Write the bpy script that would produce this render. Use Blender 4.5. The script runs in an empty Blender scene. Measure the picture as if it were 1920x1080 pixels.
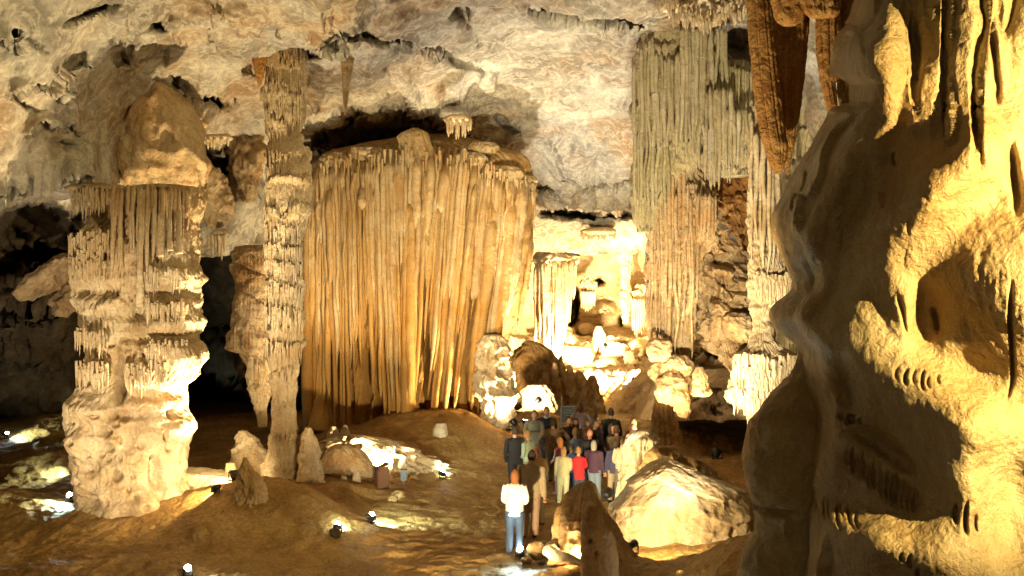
import bpy, math, random
import numpy as np
from mathutils import Vector, Matrix
random.seed(7)
sc = bpy.context.scene
F, CZ = 1844.0, 5.2            # focal length in photo pixels, eye height above the cave floor

# ------------------------------------------------------------------ camera, world, exposure
cam = bpy.data.objects.new('camera', bpy.data.cameras.new('camera'))
sc.collection.objects.link(cam)
cam.location = (0, 0, CZ); cam.rotation_euler = (math.radians(90), 0, 0)
cam.data.sensor_width = 36; cam.data.lens = F / 1920 * 36
cam.data.clip_start = 0.1; cam.data.clip_end = 400
sc.camera = cam
w = bpy.data.worlds.new('World'); sc.world = w; w.use_nodes = True
bg = w.node_tree.nodes['Background']
bg.inputs[0].default_value = (1.0, 0.68, 0.34, 1); bg.inputs[1].default_value = 0.02
sc.view_settings.view_transform = 'Standard'; sc.view_settings.look = 'None'
sc.view_settings.gamma = 1; sc.view_settings.exposure = 0.75
sc.view_settings.use_curve_mapping = False
sc.cycles.max_bounces = 6; sc.cycles.diffuse_bounces = 4
sc.cycles.use_denoising = True
sc.cycles.sample_clamp_indirect = 4

# ------------------------------------------------------------------ helpers
def P(px, py, d):
    return Vector(((px - 960) / F * d, d, CZ - (py - 540) / F * d))
def _h(ix, iy, iz, seed):
    h = (ix * np.uint32(0x9E3779B1)) ^ (iy * np.uint32(0x85EBCA77)) ^ (iz * np.uint32(0xC2B2AE3D)) ^ np.uint32((seed * 0x27D4EB2F + 77) & 0xffffffff)
    h ^= h >> np.uint32(15); h *= np.uint32(0x2C1B3C6D); h ^= h >> np.uint32(12)
    h *= np.uint32(0x297A2D39); h ^= h >> np.uint32(15)
    return h.astype(np.float32) * np.float32(2 / 4294967296.0) - 1
def vn(p, seed=0):
    p = np.asarray(p, np.float32); i = np.floor(p); f = p - i
    f = f * f * f * (f * (f * 6 - 15) + 10)
    i = i.astype(np.int64).astype(np.uint32)
    x, y, z = i[..., 0], i[..., 1], i[..., 2]; o = np.uint32(1)
    fx, fy, fz = f[..., 0], f[..., 1], f[..., 2]
    def L(a, b, t): return a + (b - a) * t
    return L(L(L(_h(x, y, z, seed), _h(x + o, y, z, seed), fx), L(_h(x, y + o, z, seed), _h(x + o, y + o, z, seed), fx), fy),
             L(L(_h(x, y, z + o, seed), _h(x + o, y, z + o, seed), fx), L(_h(x, y + o, z + o, seed), _h(x + o, y + o, z + o, seed), fx), fy), fz)
ROT = np.array([[.36, .48, -.8], [-.8, .6, 0], [.48, .64, .6]], np.float32)
def fbm(p, s=1.0, n=4, g=.5, seed=0, ridge=False):
    q = np.asarray(p, np.float32) / s; t = 0; a = 1; tot = 0
    for k in range(n):
        v = vn(q, seed + k)
        if ridge: v = 1 - 2 * np.abs(v)
        t = t + v * a; tot += a; a *= g
        q = (q @ ROT) * 2.03 + 11.3
    return t / tot
def sst(a, b, x):
    t = np.clip((x - a) / (b - a), 0, 1); return t * t * (3 - 2 * t)
def mesh(name, V, Fq, mat=None, smooth=True, mats=None, mi=None):
    V = np.asarray(V, np.float32).reshape(-1, 3); Fq = np.asarray(Fq, np.int32)
    me = bpy.data.meshes.new(name); n = Fq.shape[1]
    me.vertices.add(len(V)); me.vertices.foreach_set('co', V.ravel())
    me.loops.add(Fq.size); me.loops.foreach_set('vertex_index', Fq.ravel())
    me.polygons.add(len(Fq)); me.polygons.foreach_set('loop_start', np.arange(0, Fq.size, n, dtype=np.int32))
    if mat: me.materials.append(mat)
    for m in (mats or []): me.materials.append(m)
    if mi is not None: me.polygons.foreach_set('material_index', np.asarray(mi, np.int32))
    me.update(calc_edges=True)
    me.polygons.foreach_set('use_smooth', np.full(len(Fq), smooth, bool))
    me.validate()
    return me
def link(name, me, parent=None, origin=None, **kw):
    o = bpy.data.objects.new(name, me); sc.collection.objects.link(o)
    if parent is not None:
        o.parent = parent
        if me is not None and origin is None: origin = base_of(parent)
        if me is not None and not kw.pop('local', False): me.transform(Matrix.Translation(-Vector(origin)))
    elif origin is not None:
        o.location = origin
        if me is not None: me.transform(Matrix.Translation(-Vector(origin)))
    for k, v in kw.items():
        if v is not None and k != 'local': o[k] = v
    return o
def base_of(o):
    v = Vector((0, 0, 0))
    while o is not None: v = v + o.location; o = o.parent
    return v
def empty(name, loc, **kw):
    o = bpy.data.objects.new(name, None); sc.collection.objects.link(o); o.location = loc; o.empty_display_size = .2
    for k, v in kw.items():
        if v is not None: o[k] = v
    return o
def gridfaces(r, c, wrap=False):
    i = np.arange(r - 1)[:, None]; cc = c if wrap else c - 1; j = np.arange(cc)[None, :]; j2 = (j + 1) % c
    return np.stack([i * c + j, i * c + j2, (i + 1) * c + j2, (i + 1) * c + j], -1).reshape(-1, 4)
def normals(G):
    a = np.gradient(G, axis=0); b = np.gradient(G, axis=1); n = np.cross(a, b)
    return n / (np.linalg.norm(n, axis=-1, keepdims=True) + 1e-9)
def rbf(ctrl, X, Y):
    c = np.array(ctrl, float); p = c[:, :2] / 1000; n = len(p)
    K = np.linalg.norm(p[:, None] - p[None], axis=-1); A = np.zeros((n + 3, n + 3)); A[:n, :n] = K
    A[:n, n] = 1; A[:n, n + 1:] = p; A[n, :n] = 1; A[n + 1:, :n] = p.T
    wv = np.linalg.solve(A, np.r_[c[:, 2], 0, 0, 0])
    out = np.full(X.shape, wv[n]) + wv[n + 1] * X / 1000 + wv[n + 2] * Y / 1000
    for k in range(n): out += wv[k] * np.sqrt((X / 1000 - p[k, 0]) ** 2 + (Y / 1000 - p[k, 1]) ** 2 + 1e-4)
    return out

# ------------------------------------------------------------------ materials
def rock(name, cols, tint, tint_amt=.5, sc1=1.2, zs=1.0, streak=0.0, streak_col=None, bump=.35, bscale=14, rough=.75,
         zgrad=None, fine=.35, rnd=0.0, tscale=.35, spec=.25, big=0, big_col=None, vein=0.0, vein_col=None, dist=1.2):
    m = bpy.data.materials.new(name); m.use_nodes = True; nt = m.node_tree; N = nt.nodes; Lk = nt.links
    B = N['Principled BSDF']; g = N.new('ShaderNodeNewGeometry')
    mp = N.new('ShaderNodeMapping'); mp.inputs['Scale'].default_value = (1, 1, zs); Lk.new(g.outputs['Position'], mp.inputs[0])
    def noise(s, det=6, rough=.55, dist=0.0, vec=None):
        n = N.new('ShaderNodeTexNoise'); n.inputs['Scale'].default_value = s; n.inputs['Detail'].default_value = det
        n.inputs['Roughness'].default_value = rough; n.inputs['Distortion'].default_value = dist
        Lk.new(vec or mp.outputs[0], n.inputs['Vector']); return n.outputs['Fac']
    def ramp(f, pts):
        r = N.new('ShaderNodeValToRGB'); e = r.color_ramp.elements
        while len(e) < len(pts): e.new(.5)
        for k, (p, c) in enumerate(pts): e[k].position = p; e[k].color = (*c, 1) if len(c) == 3 else c
        Lk.new(f, r.inputs[0]); return r.outputs[0]
    def mix(f, a, b, mode='MIX'):
        x = N.new('ShaderNodeMix'); x.data_type = 'RGBA'; x.blend_type = mode
        for s, v in ((x.inputs[0], f), (x.inputs[6], a), (x.inputs[7], b)):
            if isinstance(v, (int, float)): s.default_value = v
            elif isinstance(v, tuple): s.default_value = (*v, 1)
            else: Lk.new(v, s)
        return x.outputs[2]
    n = len(cols)
    c = ramp(noise(sc1, 9, .6, dist), [(.3 + .4 * k / (n - 1), cc) for k, cc in enumerate(cols)])
    t = ramp(noise(tscale, 5, .6, .8), [(.45, (0, 0, 0)), (.62, (tint_amt,) * 3)])
    c = mix(t, c, tint)
    if streak:
        mp2 = N.new('ShaderNodeMapping'); mp2.inputs['Scale'].default_value = (1, 1, .08); Lk.new(g.outputs['Position'], mp2.inputs[0])
        s = ramp(noise(5, 5, .6, .3, mp2.outputs[0]), [(.48, (0, 0, 0)), (.66, (streak,) * 3)])
        c = mix(s, c, streak_col or tint)
    if big:
        bb = ramp(noise(.22, 7, .62, .6), [(.47, (0, 0, 0)), (.63, (big,) * 3)]); c = mix(bb, c, big_col)
    if vein:
        v = ramp(noise(sc1 * 2.4, 10, .6, 1.6), [(.44, (0, 0, 0)), (.5, (vein,) * 3), (.56, (0, 0, 0))])
        c = mix(v, c, vein_col)
    if zgrad:      # mineral colour that changes with height: (z0, z1, colour below, amount)
        z0, z1, zc, za = zgrad
        sx = N.new('ShaderNodeSeparateXYZ'); Lk.new(g.outputs['Position'], sx.inputs[0])
        ad = N.new('ShaderNodeMath'); ad.operation = 'MULTIPLY_ADD'; Lk.new(noise(.9, 5), ad.inputs[0]); ad.inputs[1].default_value = 3.0
        Lk.new(sx.outputs[2], ad.inputs[2])
        mr = N.new('ShaderNodeMapRange'); Lk.new(ad.outputs[0], mr.inputs[0]); mr.inputs[1].default_value = z1 + 1.5; mr.inputs[2].default_value = z0 + 1.5
        mr.inputs[4].default_value = za; c = mix(mr.outputs[0], c, zc)
    f2 = ramp(noise(bscale * 1.5, 4, .6), [(.3, (1 - fine,) * 3), (.7, (1, 1, 1))]); c = mix(1.0, c, f2, 'MULTIPLY')
    if rnd:
        oi = N.new('ShaderNodeObjectInfo')
        rr = ramp(oi.outputs['Random'], [(0, (1 - rnd, 1 - rnd * 1.2, 1 - rnd * 1.5)), (1, (1, 1, 1))]); c = mix(1.0, c, rr, 'MULTIPLY')
    Lk.new(c, B.inputs['Base Color']); B.inputs['Roughness'].default_value = rough
    B.inputs['Specular IOR Level'].default_value = spec
    b = N.new('ShaderNodeBump'); b.inputs['Strength'].default_value = bump; b.inputs['Distance'].default_value = .06
    Lk.new(noise(bscale, 8, .65), b.inputs['Height'])
    b2 = N.new('ShaderNodeBump'); b2.inputs['Strength'].default_value = min(1, bump * 1.3); b2.inputs['Distance'].default_value = .16
    Lk.new(noise(bscale * .28, 6, .6, .5), b2.inputs['Height']); Lk.new(b.outputs[0], b2.inputs['Normal']); Lk.new(b2.outputs[0], B.inputs['Normal'])
    return m
def plain(name, col, rough=.6, metal=0, emit=0, ecol=None, nz=0.12, ns=30):
    m = bpy.data.materials.new(name); m.use_nodes = True; nt = m.node_tree; B = nt.nodes['Principled BSDF']
    B.inputs['Roughness'].default_value = rough; B.inputs['Metallic'].default_value = metal
    n = nt.nodes.new('ShaderNodeTexNoise'); n.inputs['Scale'].default_value = ns; n.inputs['Detail'].default_value = 4
    r = nt.nodes.new('ShaderNodeValToRGB'); nt.links.new(n.outputs['Fac'], r.inputs[0])
    r.color_ramp.elements[0].position = .3; r.color_ramp.elements[1].position = .7
    r.color_ramp.elements[0].color = (*[c * (1 - nz * 2) for c in col], 1); r.color_ramp.elements[1].color = (*col, 1)
    nt.links.new(r.outputs[0], B.inputs['Base Color'])
    if emit:
        B.inputs['Emission Color'].default_value = (*(ecol or col), 1); B.inputs['Emission Strength'].default_value = emit
    return m
CREAM, TAN, OCHRE, RUST, GREY, BROWN = (.62, .52, .36), (.46, .34, .19), (.50, .27, .07), (.28, .11, .03), (.36, .34, .30), (.16, .09, .03)
M_ceil = rock('pale_ceiling_rock', [(.12, .11, .095), (.31, .29, .255), (.44, .42, .37), (.63, .60, .52)], (.36, .20, .07), .7, sc1=.5, bump=.6, bscale=6, vein=.45, vein_col=(.74, .69, .57), dist=1.1, tscale=.28, fine=.35, big=.75, big_col=(.17, .15, .12))
M_wall = rock('brown_wall_rock', [(.16, .11, .06), (.34, .25, .15), (.50, .41, .27)], OCHRE, .5, sc1=1.1, bump=.6, bscale=9)
M_floor = rock('sandy_cave_floor', [(.27, .155, .042), (.41, .25, .08), (.54, .36, .15)], (.20, .09, .02), .5, sc1=.8, bump=.5, bscale=10, fine=.5, rough=.6)
M_mound = rock('ochre_flowstone', [(.30, .17, .055), (.42, .27, .11), (.55, .42, .24)], (.30, .15, .04), .5, sc1=.9, bump=.5, bscale=10)
M_white = rock('white_flowstone', [(.46, .34, .19), (.62, .50, .33), (.74, .66, .50)], (.50, .32, .13), .45, sc1=1.2, bump=.45, bscale=11)
M_col = rock('cream_column_stone', [(.42, .31, .18), (.58, .47, .31), (.70, .61, .45)], (.42, .24, .09), .45, sc1=1.5, streak=.35, streak_col=(.36, .21, .09), bump=.5, bscale=14)
M_curt = rock('honey_drapery_stone', [(.50, .37, .20), (.62, .50, .31), (.70, .61, .43)], (.50, .30, .10), .5, sc1=1.1, streak=.5, streak_col=(.46, .22, .05), bump=.35, bscale=16,
              zgrad=(0.5, 4.5, (.58, .35, .11), .5), rnd=.3)
M_curt2 = rock('orange_drapery_stone', [(.52, .30, .10), (.60, .42, .19), (.66, .54, .33)], (.54, .28, .06), .6, sc1=1.1, streak=.7, streak_col=(.64, .50, .30), bump=.35, bscale=16, zgrad=(3.0, 7.5, (.56, .29, .06), .75), rnd=.3)
M_green = rock('green_tinged_drapery', [(.48, .42, .27), (.60, .53, .37), (.68, .61, .45)], (.47, .44, .24), .6, sc1=1.4, streak=.3, streak_col=(.36, .29, .16), bump=.5, bscale=16, rnd=.22, tscale=.6)
M_amber = rock('amber_drapery_stone', [(.50, .35, .18), (.62, .48, .29), (.70, .59, .42)], (.50, .25, .08), .55, sc1=1.5, streak=.4, streak_col=(.34, .14, .04), bump=.6, bscale=12, rnd=.15)
M_rust = rock('rust_stalactite_stone', [(.34, .15, .04), (.48, .25, .08), (.58, .36, .14)], (.30, .11, .025), .6, sc1=2, streak=.5, streak_col=(.52, .36, .13), bump=.6, bscale=22)
M_fore = rock('smooth_flowstone_wall', [(.34, .24, .09), (.48, .37, .17), (.60, .50, .27)], (.42, .20, .04), .5, sc1=.8, streak=.4, streak_col=(.34, .22, .08), bump=.42, bscale=30, rough=.42, fine=.3, dist=1.6, spec=.5, big=.5, big_col=(.24, .17, .08))
M_dark = rock('darkened_rock', [(.05, .037, .022), (.09, .067, .042), (.14, .11, .07)], (.08, .055, .025), .5, sc1=1.3, bump=.6, bscale=8)  # rock colour lowered to stand for the missing light on the left wall
M_metal = plain('dark_lamp_metal', (.035, .035, .035), .45, .6)
M_steel = plain('brushed_steel', (.45, .45, .43), .35, .9)
M_wood = plain('stained_wood', (.14, .055, .02), .6, ns=8)
M_lens = plain('lit_lamp_lens', (.9, 1, .95), .3, emit=60, ecol=(.86, 1.0, .95))
M_lensw = plain('lit_warm_lens', (1, .9, .7), .3, emit=60, ecol=(1.0, .85, .6))

# ------------------------------------------------------------------ lamps
WARM = (1.0, .74, .37); COOL = (.78, 1.0, .86); GOLD = (1.0, .66, .26)
def orient(o, tgt, loc):
    o.rotation_euler = (Vector(tgt) - Vector(loc)).to_track_quat('-Z', 'Y').to_euler()
def lathe_local(prof, n=20):
    V = []; 
    for r, z in prof:
        for k in range(n): a = 2 * math.pi * k / n; V.append((r * math.cos(a), r * math.sin(a), z))
    return np.array(V), gridfaces(len(prof), n, True)
def tube(a, b, r, n=8):
    a = Vector(a); b = Vector(b); q = (b - a).to_track_quat('Z', 'Y'); V = []
    for p, rr in ((a, 0), (a, r), (b, r), (b, 0)):
        for k in range(n): t = 2 * math.pi * k / n; V.append(p + q @ Vector((rr * math.cos(t), rr * math.sin(t), 0)))
    return np.array(V), gridfaces(4, n, True)
def lamp(loc, tgt, watts, label, col=WARM, cone=70, blend=.6, size=.12, lens=None, kind='flood', r=.11, radius=.1, h=.18, group=None):
    loc = Vector(loc); loc_h = loc + Vector((0, 0, h))
    t = empty('floodlight', loc, label=label, category='lamp', group=group or 'floodlights on the cave floor')
    q = (Vector(tgt) - loc_h).to_track_quat('-Z', 'Y')
    V, Fq = lathe_local([(0, .16), (r * .55, .16), (r * .8, .1), (r, 0), (r * 1.08, -.05), (r * .95, -.05), (r * .9, 0), (0, .01)])
    me = mesh('housing', V, Fq, M_metal); me.transform(q.to_matrix().to_4x4()); me.transform(Matrix.Translation(Vector((0, 0, h))))
    link('housing', me, t, local=True)
    V, Fq = lathe_local([(0, -.012), (r * .86, -.004), (r * .86, -.02), (0, -.03)])
    me = mesh('lens', V, Fq, lens or M_lensw); me.transform(q.to_matrix().to_4x4()); me.transform(Matrix.Translation(Vector((0, 0, h))))
    link('lens', me, t, local=True)
    Vs = []; Fs = []; o = 0
    for a, b, rr in (((-r * 1.15, 0, 0), (-r * 1.15, 0, h + .02), .012), ((r * 1.15, 0, 0), (r * 1.15, 0, h + .02), .012), ((-r * 1.3, 0, .01), (r * 1.3, 0, .01), .02), ((0, -.12, .01), (0, .12, .01), .02)):
        v, f = tube(a, b, rr); Vs.append(v); Fs.append(f + o); o += len(v)
    link('bracket', mesh('bracket', np.concatenate(Vs), np.concatenate(Fs), M_metal), t, local=True)
    l = bpy.data.lights.new('lamp_light', 'SPOT'); l.energy = watts; l.color = col; l.spot_size = math.radians(cone); l.spot_blend = blend; l.shadow_soft_size = radius
    lo = bpy.data.objects.new('lamp_light', l); sc.collection.objects.link(lo); lo.parent = t
    dirv = (Vector(tgt) - loc_h).normalized(); lo.location = Vector((0, 0, h)) + dirv * .12; lo.rotation_euler = q.to_euler()
    return t

# ------------------------------------------------------------------ cave shell (ceiling and walls)
def ledge_push(X, Y, ledges):
    out = np.zeros(X.shape)
    for pts, A, Lg, wd in ledges:
        xs = [p[0] for p in pts]; ys = [p[1] for p in pts]
        cy = np.interp(X[0], xs, ys)[None, :] + 0 * Y
        n = vn(np.stack([X / 28, X * 0, X * 0 + A * 7], -1), 5) * 9 + vn(np.stack([X / 9, X * 0, X * 0 + A * 3], -1), 6) * 3
        d = cy + n - Y
        side = sst(xs[0] - 5, xs[0] + 40, X) * (1 - sst(xs[-1] - 40, xs[-1] + 5, X))
        out -= A * side * sst(0, wd, d) * np.exp(-np.clip(d, 0, None) / Lg)
    return out
def pocket(X, Y, L):
    out = np.zeros(X.shape)
    for px, py, rx, ry, ang, A, hard in L:
        a = math.radians(ang); u = ((X - px) * math.cos(a) + (Y - py) * math.sin(a)) / rx; v = (-(X - px) * math.sin(a) + (Y - py) * math.cos(a)) / ry
        r = np.sqrt(u * u + v * v) + .22 * vn(np.stack([X / 30, Y / 30, X * 0], -1), 3) + .1 * vn(np.stack([X / 10, Y / 10, X * 0], -1), 4)
        out += A * (1 - sst(1 - hard, 1 + hard * .4, r))
    return out
def relief(name, x0, x1, y0, y1, step, ctrl, ledges=(), pockets=(), amp=1.0, sc_=1.0, mat=None, fn=None, ampf=None, label=None, **kw):
    def axis(a, b, f0, f1):       # fine inside the picture, coarse outside
        mid = np.arange(max(a, f0), min(b, f1) + .1, step); lo = np.arange(a, max(a, f0), step * 6); hi = np.arange(min(b, f1) + step * 6, b + 1, step * 6)
        return np.concatenate([lo, mid, hi])
    xs = axis(x0, x1, -120, 2040); ys = axis(y0, y1, -80, 1160)
    X, Y = np.meshgrid(xs, ys); d = rbf(ctrl, X, Y)
    d = d + ledge_push(X, Y, ledges) + pocket(X, Y, pockets)
    if fn is not None: d = d + fn(X, Y)
    def W(d): return np.stack([(X - 960) / F * d, d, CZ - (Y - 540) / F * d], -1)
    G = W(d); n = normals(G); n *= np.where(n[..., 1:2] > 0, -1, 1)
    warp = np.stack([fbm(G, 2.2 * sc_, 3, seed=s) for s in (1, 2, 3)], -1) * 1.0 * sc_
    D = .55 * fbm(G + warp, 3.2 * sc_, 4, .5, 10) * sc_ + .20 * sc_ * fbm(G + warp, 1.25 * sc_, 5, .55, 20, True) + .10 * fbm(G + warp * .3, .3, 3, .5, 30)
    bl = fbm(G + warp * .5, 2.0 * sc_, 2, .5, 40); hole = sst(.28, .55, fbm(G + warp, 1.5 * sc_, 3, .5, 44)); D = D - .22 * hole * sc_ * (bl + .7)
    D = D * (amp if ampf is None else ampf(X, Y)); G = G + n * D[..., None]
    me = mesh(name, G, gridfaces(*X.shape), mat)
    return link(name, me, None, (0, 0, 0) , kind='structure'), G

ctrl = [(0,0,17),(-700,-700,8),(-700,0,13),(-700,400,16),(600,0,20),(600,-700,8),(1200,0,23),(1200,-700,8),(1600,0,24),(2300,0,20),(2300,-700,8),
 (900,60,27),(1100,60,27),(1100,250,35),(1050,390,41),(1180,390,41),(1050,450,45),(1200,450,45),(700,150,28),(700,200,31),(300,60,21),(100,100,18.5),
 (0,300,20),(100,200,20.5),(300,150,24),(400,300,29),(0,380,22),(150,330,22.5),(450,200,27),(560,300,32),(480,400,30),(420,470,30),(1400,100,31),(1400,400,33),(2300,400,24),
 (250,300,25),(250,470,29),(700,300,38),(850,330,38),(700,470,40),(60,470,30),(0,500,30),(1600,300,28),(1600,470,30)]
ledges = [([(380,0),(420,40),(520,55),(600,85),(630,112),(670,95),(700,40)],1.8,120,5),
 ([(960,20),(1010,14),(1100,35),(1210,52)],.9,70,4),
 ([(570,240),(600,215),(680,190),(740,182),(800,205),(850,225),(895,280)],2.4,110,6),
 ([(1000,395),(1060,392),(1110,402),(1160,405),(1230,408)],2.4,60,5),
 ([(-100,365),(0,378),(60,388),(115,350),(150,345),(240,352)],2.6,60,6),
 ([(340,190),(380,182),(440,195)],.7,50,4),([(200,60),(260,90),(330,80),(420,95)],.7,60,4),
 ([(10,180),(60,160),(120,190),(170,180)],.6,50,5),([(40,250),(100,235),(170,262)],.7,50,4),([(250,250),(300,240),(350,262),(400,275)],.8,60,4),([(1000,320),(1060,330),(1140,350),(1200,345)],.5,50,4),
 ([(700,70),(800,95),(900,120),(930,112)],.5,60,4),([(290,55),(340,50),(470,65)],.6,40,4),([(-60,60),(0,72),(50,95)],.7,60,5)]
pockets = [(1090,34,105,6,8,2.6,.4),(388,190,52,7,4,1.4,.4),(1105,402,90,8,2,2.2,.4),(845,105,60,13,22,.9,.6),(330,266,40,12,30,1.3,.5),(60,78,34,6,30,.7,.4),(240,250,14,46,20,.9,.5),(700,72,70,7,8,1.2,.4),(560,100,40,7,12,1.2,.4),(1010,350,50,8,12,1.2,.4),(1150,345,46,7,-8,1.0,.4),(165,30,60,7,-20,.8,.4),(950,230,30,10,40,.7,.5),(60,450,90,70,0,7,.5),(700,260,130,55,-5,6,.5),(400,330,34,60,-10,2.5,.6),(445,300,28,40,0,2,.6),(230,110,22,16,20,.9,.8),(860,30,26,20,0,.6,.9),(300,50,16,10,10,.8,.9),
 (915,155,22,20,0,-.7,.8),(60,200,26,12,30,.3,.8),(150,120,18,10,-30,.35,.8),(120,270,40,14,10,.4,.8),(480,130,30,14,0,.6,.8),(1060,400,60,12,0,1.0,.6),
 (340,160,26,18,40,.7,.8),(850,215,30,14,0,-.8,.8)]
def swirl(X, Y):          # scalloped hollows of the pale dome, shallow
    return 0.0 * X
ceiling, Gc = relief('ceiling', -900, 2500, -900, 475, 2.6, ctrl, ledges, pockets, amp=.7, ampf=lambda X, Y: .34 + .42 * sst(150, 420, X), mat=M_ceil, fn=swirl)
# left and far wall, mostly unlit
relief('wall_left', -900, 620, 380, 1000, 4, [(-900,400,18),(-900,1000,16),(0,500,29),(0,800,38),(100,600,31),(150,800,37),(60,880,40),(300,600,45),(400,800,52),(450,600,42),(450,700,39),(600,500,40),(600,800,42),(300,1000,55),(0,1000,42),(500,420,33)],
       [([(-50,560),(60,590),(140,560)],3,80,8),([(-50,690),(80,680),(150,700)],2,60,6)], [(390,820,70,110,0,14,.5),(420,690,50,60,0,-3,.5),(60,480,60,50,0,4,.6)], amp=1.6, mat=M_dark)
# the bright inner chamber
def steps(X, Y):
    return -2.6 * sst(628, 634, Y + 5 * vn(np.stack([X / 35, X * 0, X * 0], -1), 9)) - 2.0 * sst(664, 670, Y + 6 * vn(np.stack([X / 50, X * 0, X * 0], -1), 8)) - 2.2 * sst(690, 695, Y) - .2 * sst(715, 718, Y) 
relief('wall_back', 880, 1560, 395, 790, 2.0, [(880,400,46),(880,790,44),(1000,440,50),(1100,440,50),(1200,440,50),(1000,600,51),(1150,600,52),(1250,600,51),(1100,740,53),(1560,400,40),(1400,600,37),(1340,420,36),(1340,600,34),(1300,760,36),(1400,760,34),(1560,790,36)],
       [([(1010,505),(1060,500),(1080,505)],.8,30,3),([(1075,470),(1110,478),(1150,470),(1215,480)],1.6,26,4),([(1100,548),(1150,556),(1215,545)],.7,22,3),([(1085,590),(1130,585),(1210,600)],.9,30,3)],
       [(1072,580,13,40,4,4,.3),(1123,528,9,9,0,2.5,.5),(1163,602,6,14,0,2.5,.5),(1135,580,18,10,0,-1.2,.7),(1120,655,14,24,0,-1.6,.6),(1150,630,34,14,0,-1.6,.6),(1100,620,16,10,0,-1.3,.6),(1195,655,26,20,0,-1.6,.6),(1060,625,20,10,0,-1.4,.5),(1140,690,36,14,0,-1.2,.5),
        (1340,440,60,90,0,4,.5),(1350,700,80,70,0,5,.5)], amp=.75, sc_=.8, mat=M_white, fn=steps)

# ------------------------------------------------------------------ ground
MOUNDS = [(520,985,21.0,1.7,1.0,.42),  # photo pixel, distance, radius x, radius y, height
 (700,812,29.5,4.4,2.6,.55),(860,800,30.5,3.2,2.2,.75),(790,775,33,5,3,.9),(600,800,27,3.0,2.2,.45),(480,960,22.5,2.2,2.2,.7),(620,880,24.5,1.8,1.2,.25),(430,1010,20,2.0,1.2,.25),
 (540,1010,20.8,2.4,1.2,.35),(260,960,21.8,2.8,1.4,.35),(60,860,29,4,1.6,.25),(-60,930,23,3,1.4,.35),(120,800,36,5,2.5,.6),(1320,830,27,3.2,2.6,.5),(1110,1020,17.4,1.3,1.0,.35),
 (1420,1100,15.5,1.6,2.2,.6),(1250,770,34,3.5,3,.5),(1020,740,37,3.4,3,.9),(1150,740,44,5,3,.5),(1000,790,33.5,2,1.6,.5),(1050,1065,16.6,1.8,.8,.25),(1600,1000,14,2.4,4,1.2)]
def ground_h(x, y):
    h = 0 * x
    for px, py, d, rx, ry, H in MOUNDS:
        cx = (px - 960) / F * d; r2 = ((x - cx) / rx) ** 2 + ((y - d) / ry) ** 2; h = h + H * np.exp(-r2 * 1.6)
    return h
ys = np.concatenate([np.arange(-6, 14, .4), 14 * (1.0022 ** np.arange(0, 640))]); ys = ys[ys < 60]
u = np.concatenate([np.linspace(-1.6, -.62, 60)[:-1], np.linspace(-.62, .42, 640), np.linspace(.42, 1.3, 50)[1:]])
Yg, U = np.meshgrid(ys, u, indexing='ij'); Xg = U * np.maximum(Yg, 10)
Hh = ground_h(Xg, Yg); Pg = np.stack([Xg, Yg, Hh], -1)
path = np.exp(-((Xg - np.interp(Yg, [14, 20, 28, 34, 45], [-1.8, -1.2, 1.2, 3.2, 6.5])) / 2.4) ** 2)
rough = 1 - .6 * path
Zg = Hh + rough * (.22 * fbm(Pg, 2.6, 4, .5, 50) + .07 * fbm(Pg, .7, 4, .55, 51, True)) + .035 * fbm(Pg, .26, 3, .5, 52) + .03 * rough * fbm(Pg, .4, 3, .5, 57, True) + .035 * path * fbm(Pg * np.array([1, 2.2, 1]), .8, 3, .5, 53, True)
Zg = np.where(Yg > 40, Zg - .0 * Yg, Zg)
ground = link('ground', mesh('ground', np.stack([Xg, Yg, Zg], -1), gridfaces(*Xg.shape), M_floor), None, (0, 0, 0), kind='structure')
def gz(x, y):
    i = int(np.clip(np.searchsorted(ys, y), 1, len(ys) - 2)); j = int(np.clip(np.searchsorted(u, x / max(y, 10)), 1, len(u) - 2))
    return float(Zg[i - 1:i + 1, j - 1:j + 1].mean())
def ground_at(px, py):      # first point of the floor seen at a photo pixel
    for d in np.arange(13, 58, .05):
        p = P(px, py, d)
        if p.z <= gz(p.x, p.y): return Vector((p.x, p.y, gz(p.x, p.y)))
    return P(px, py, 40)

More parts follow.
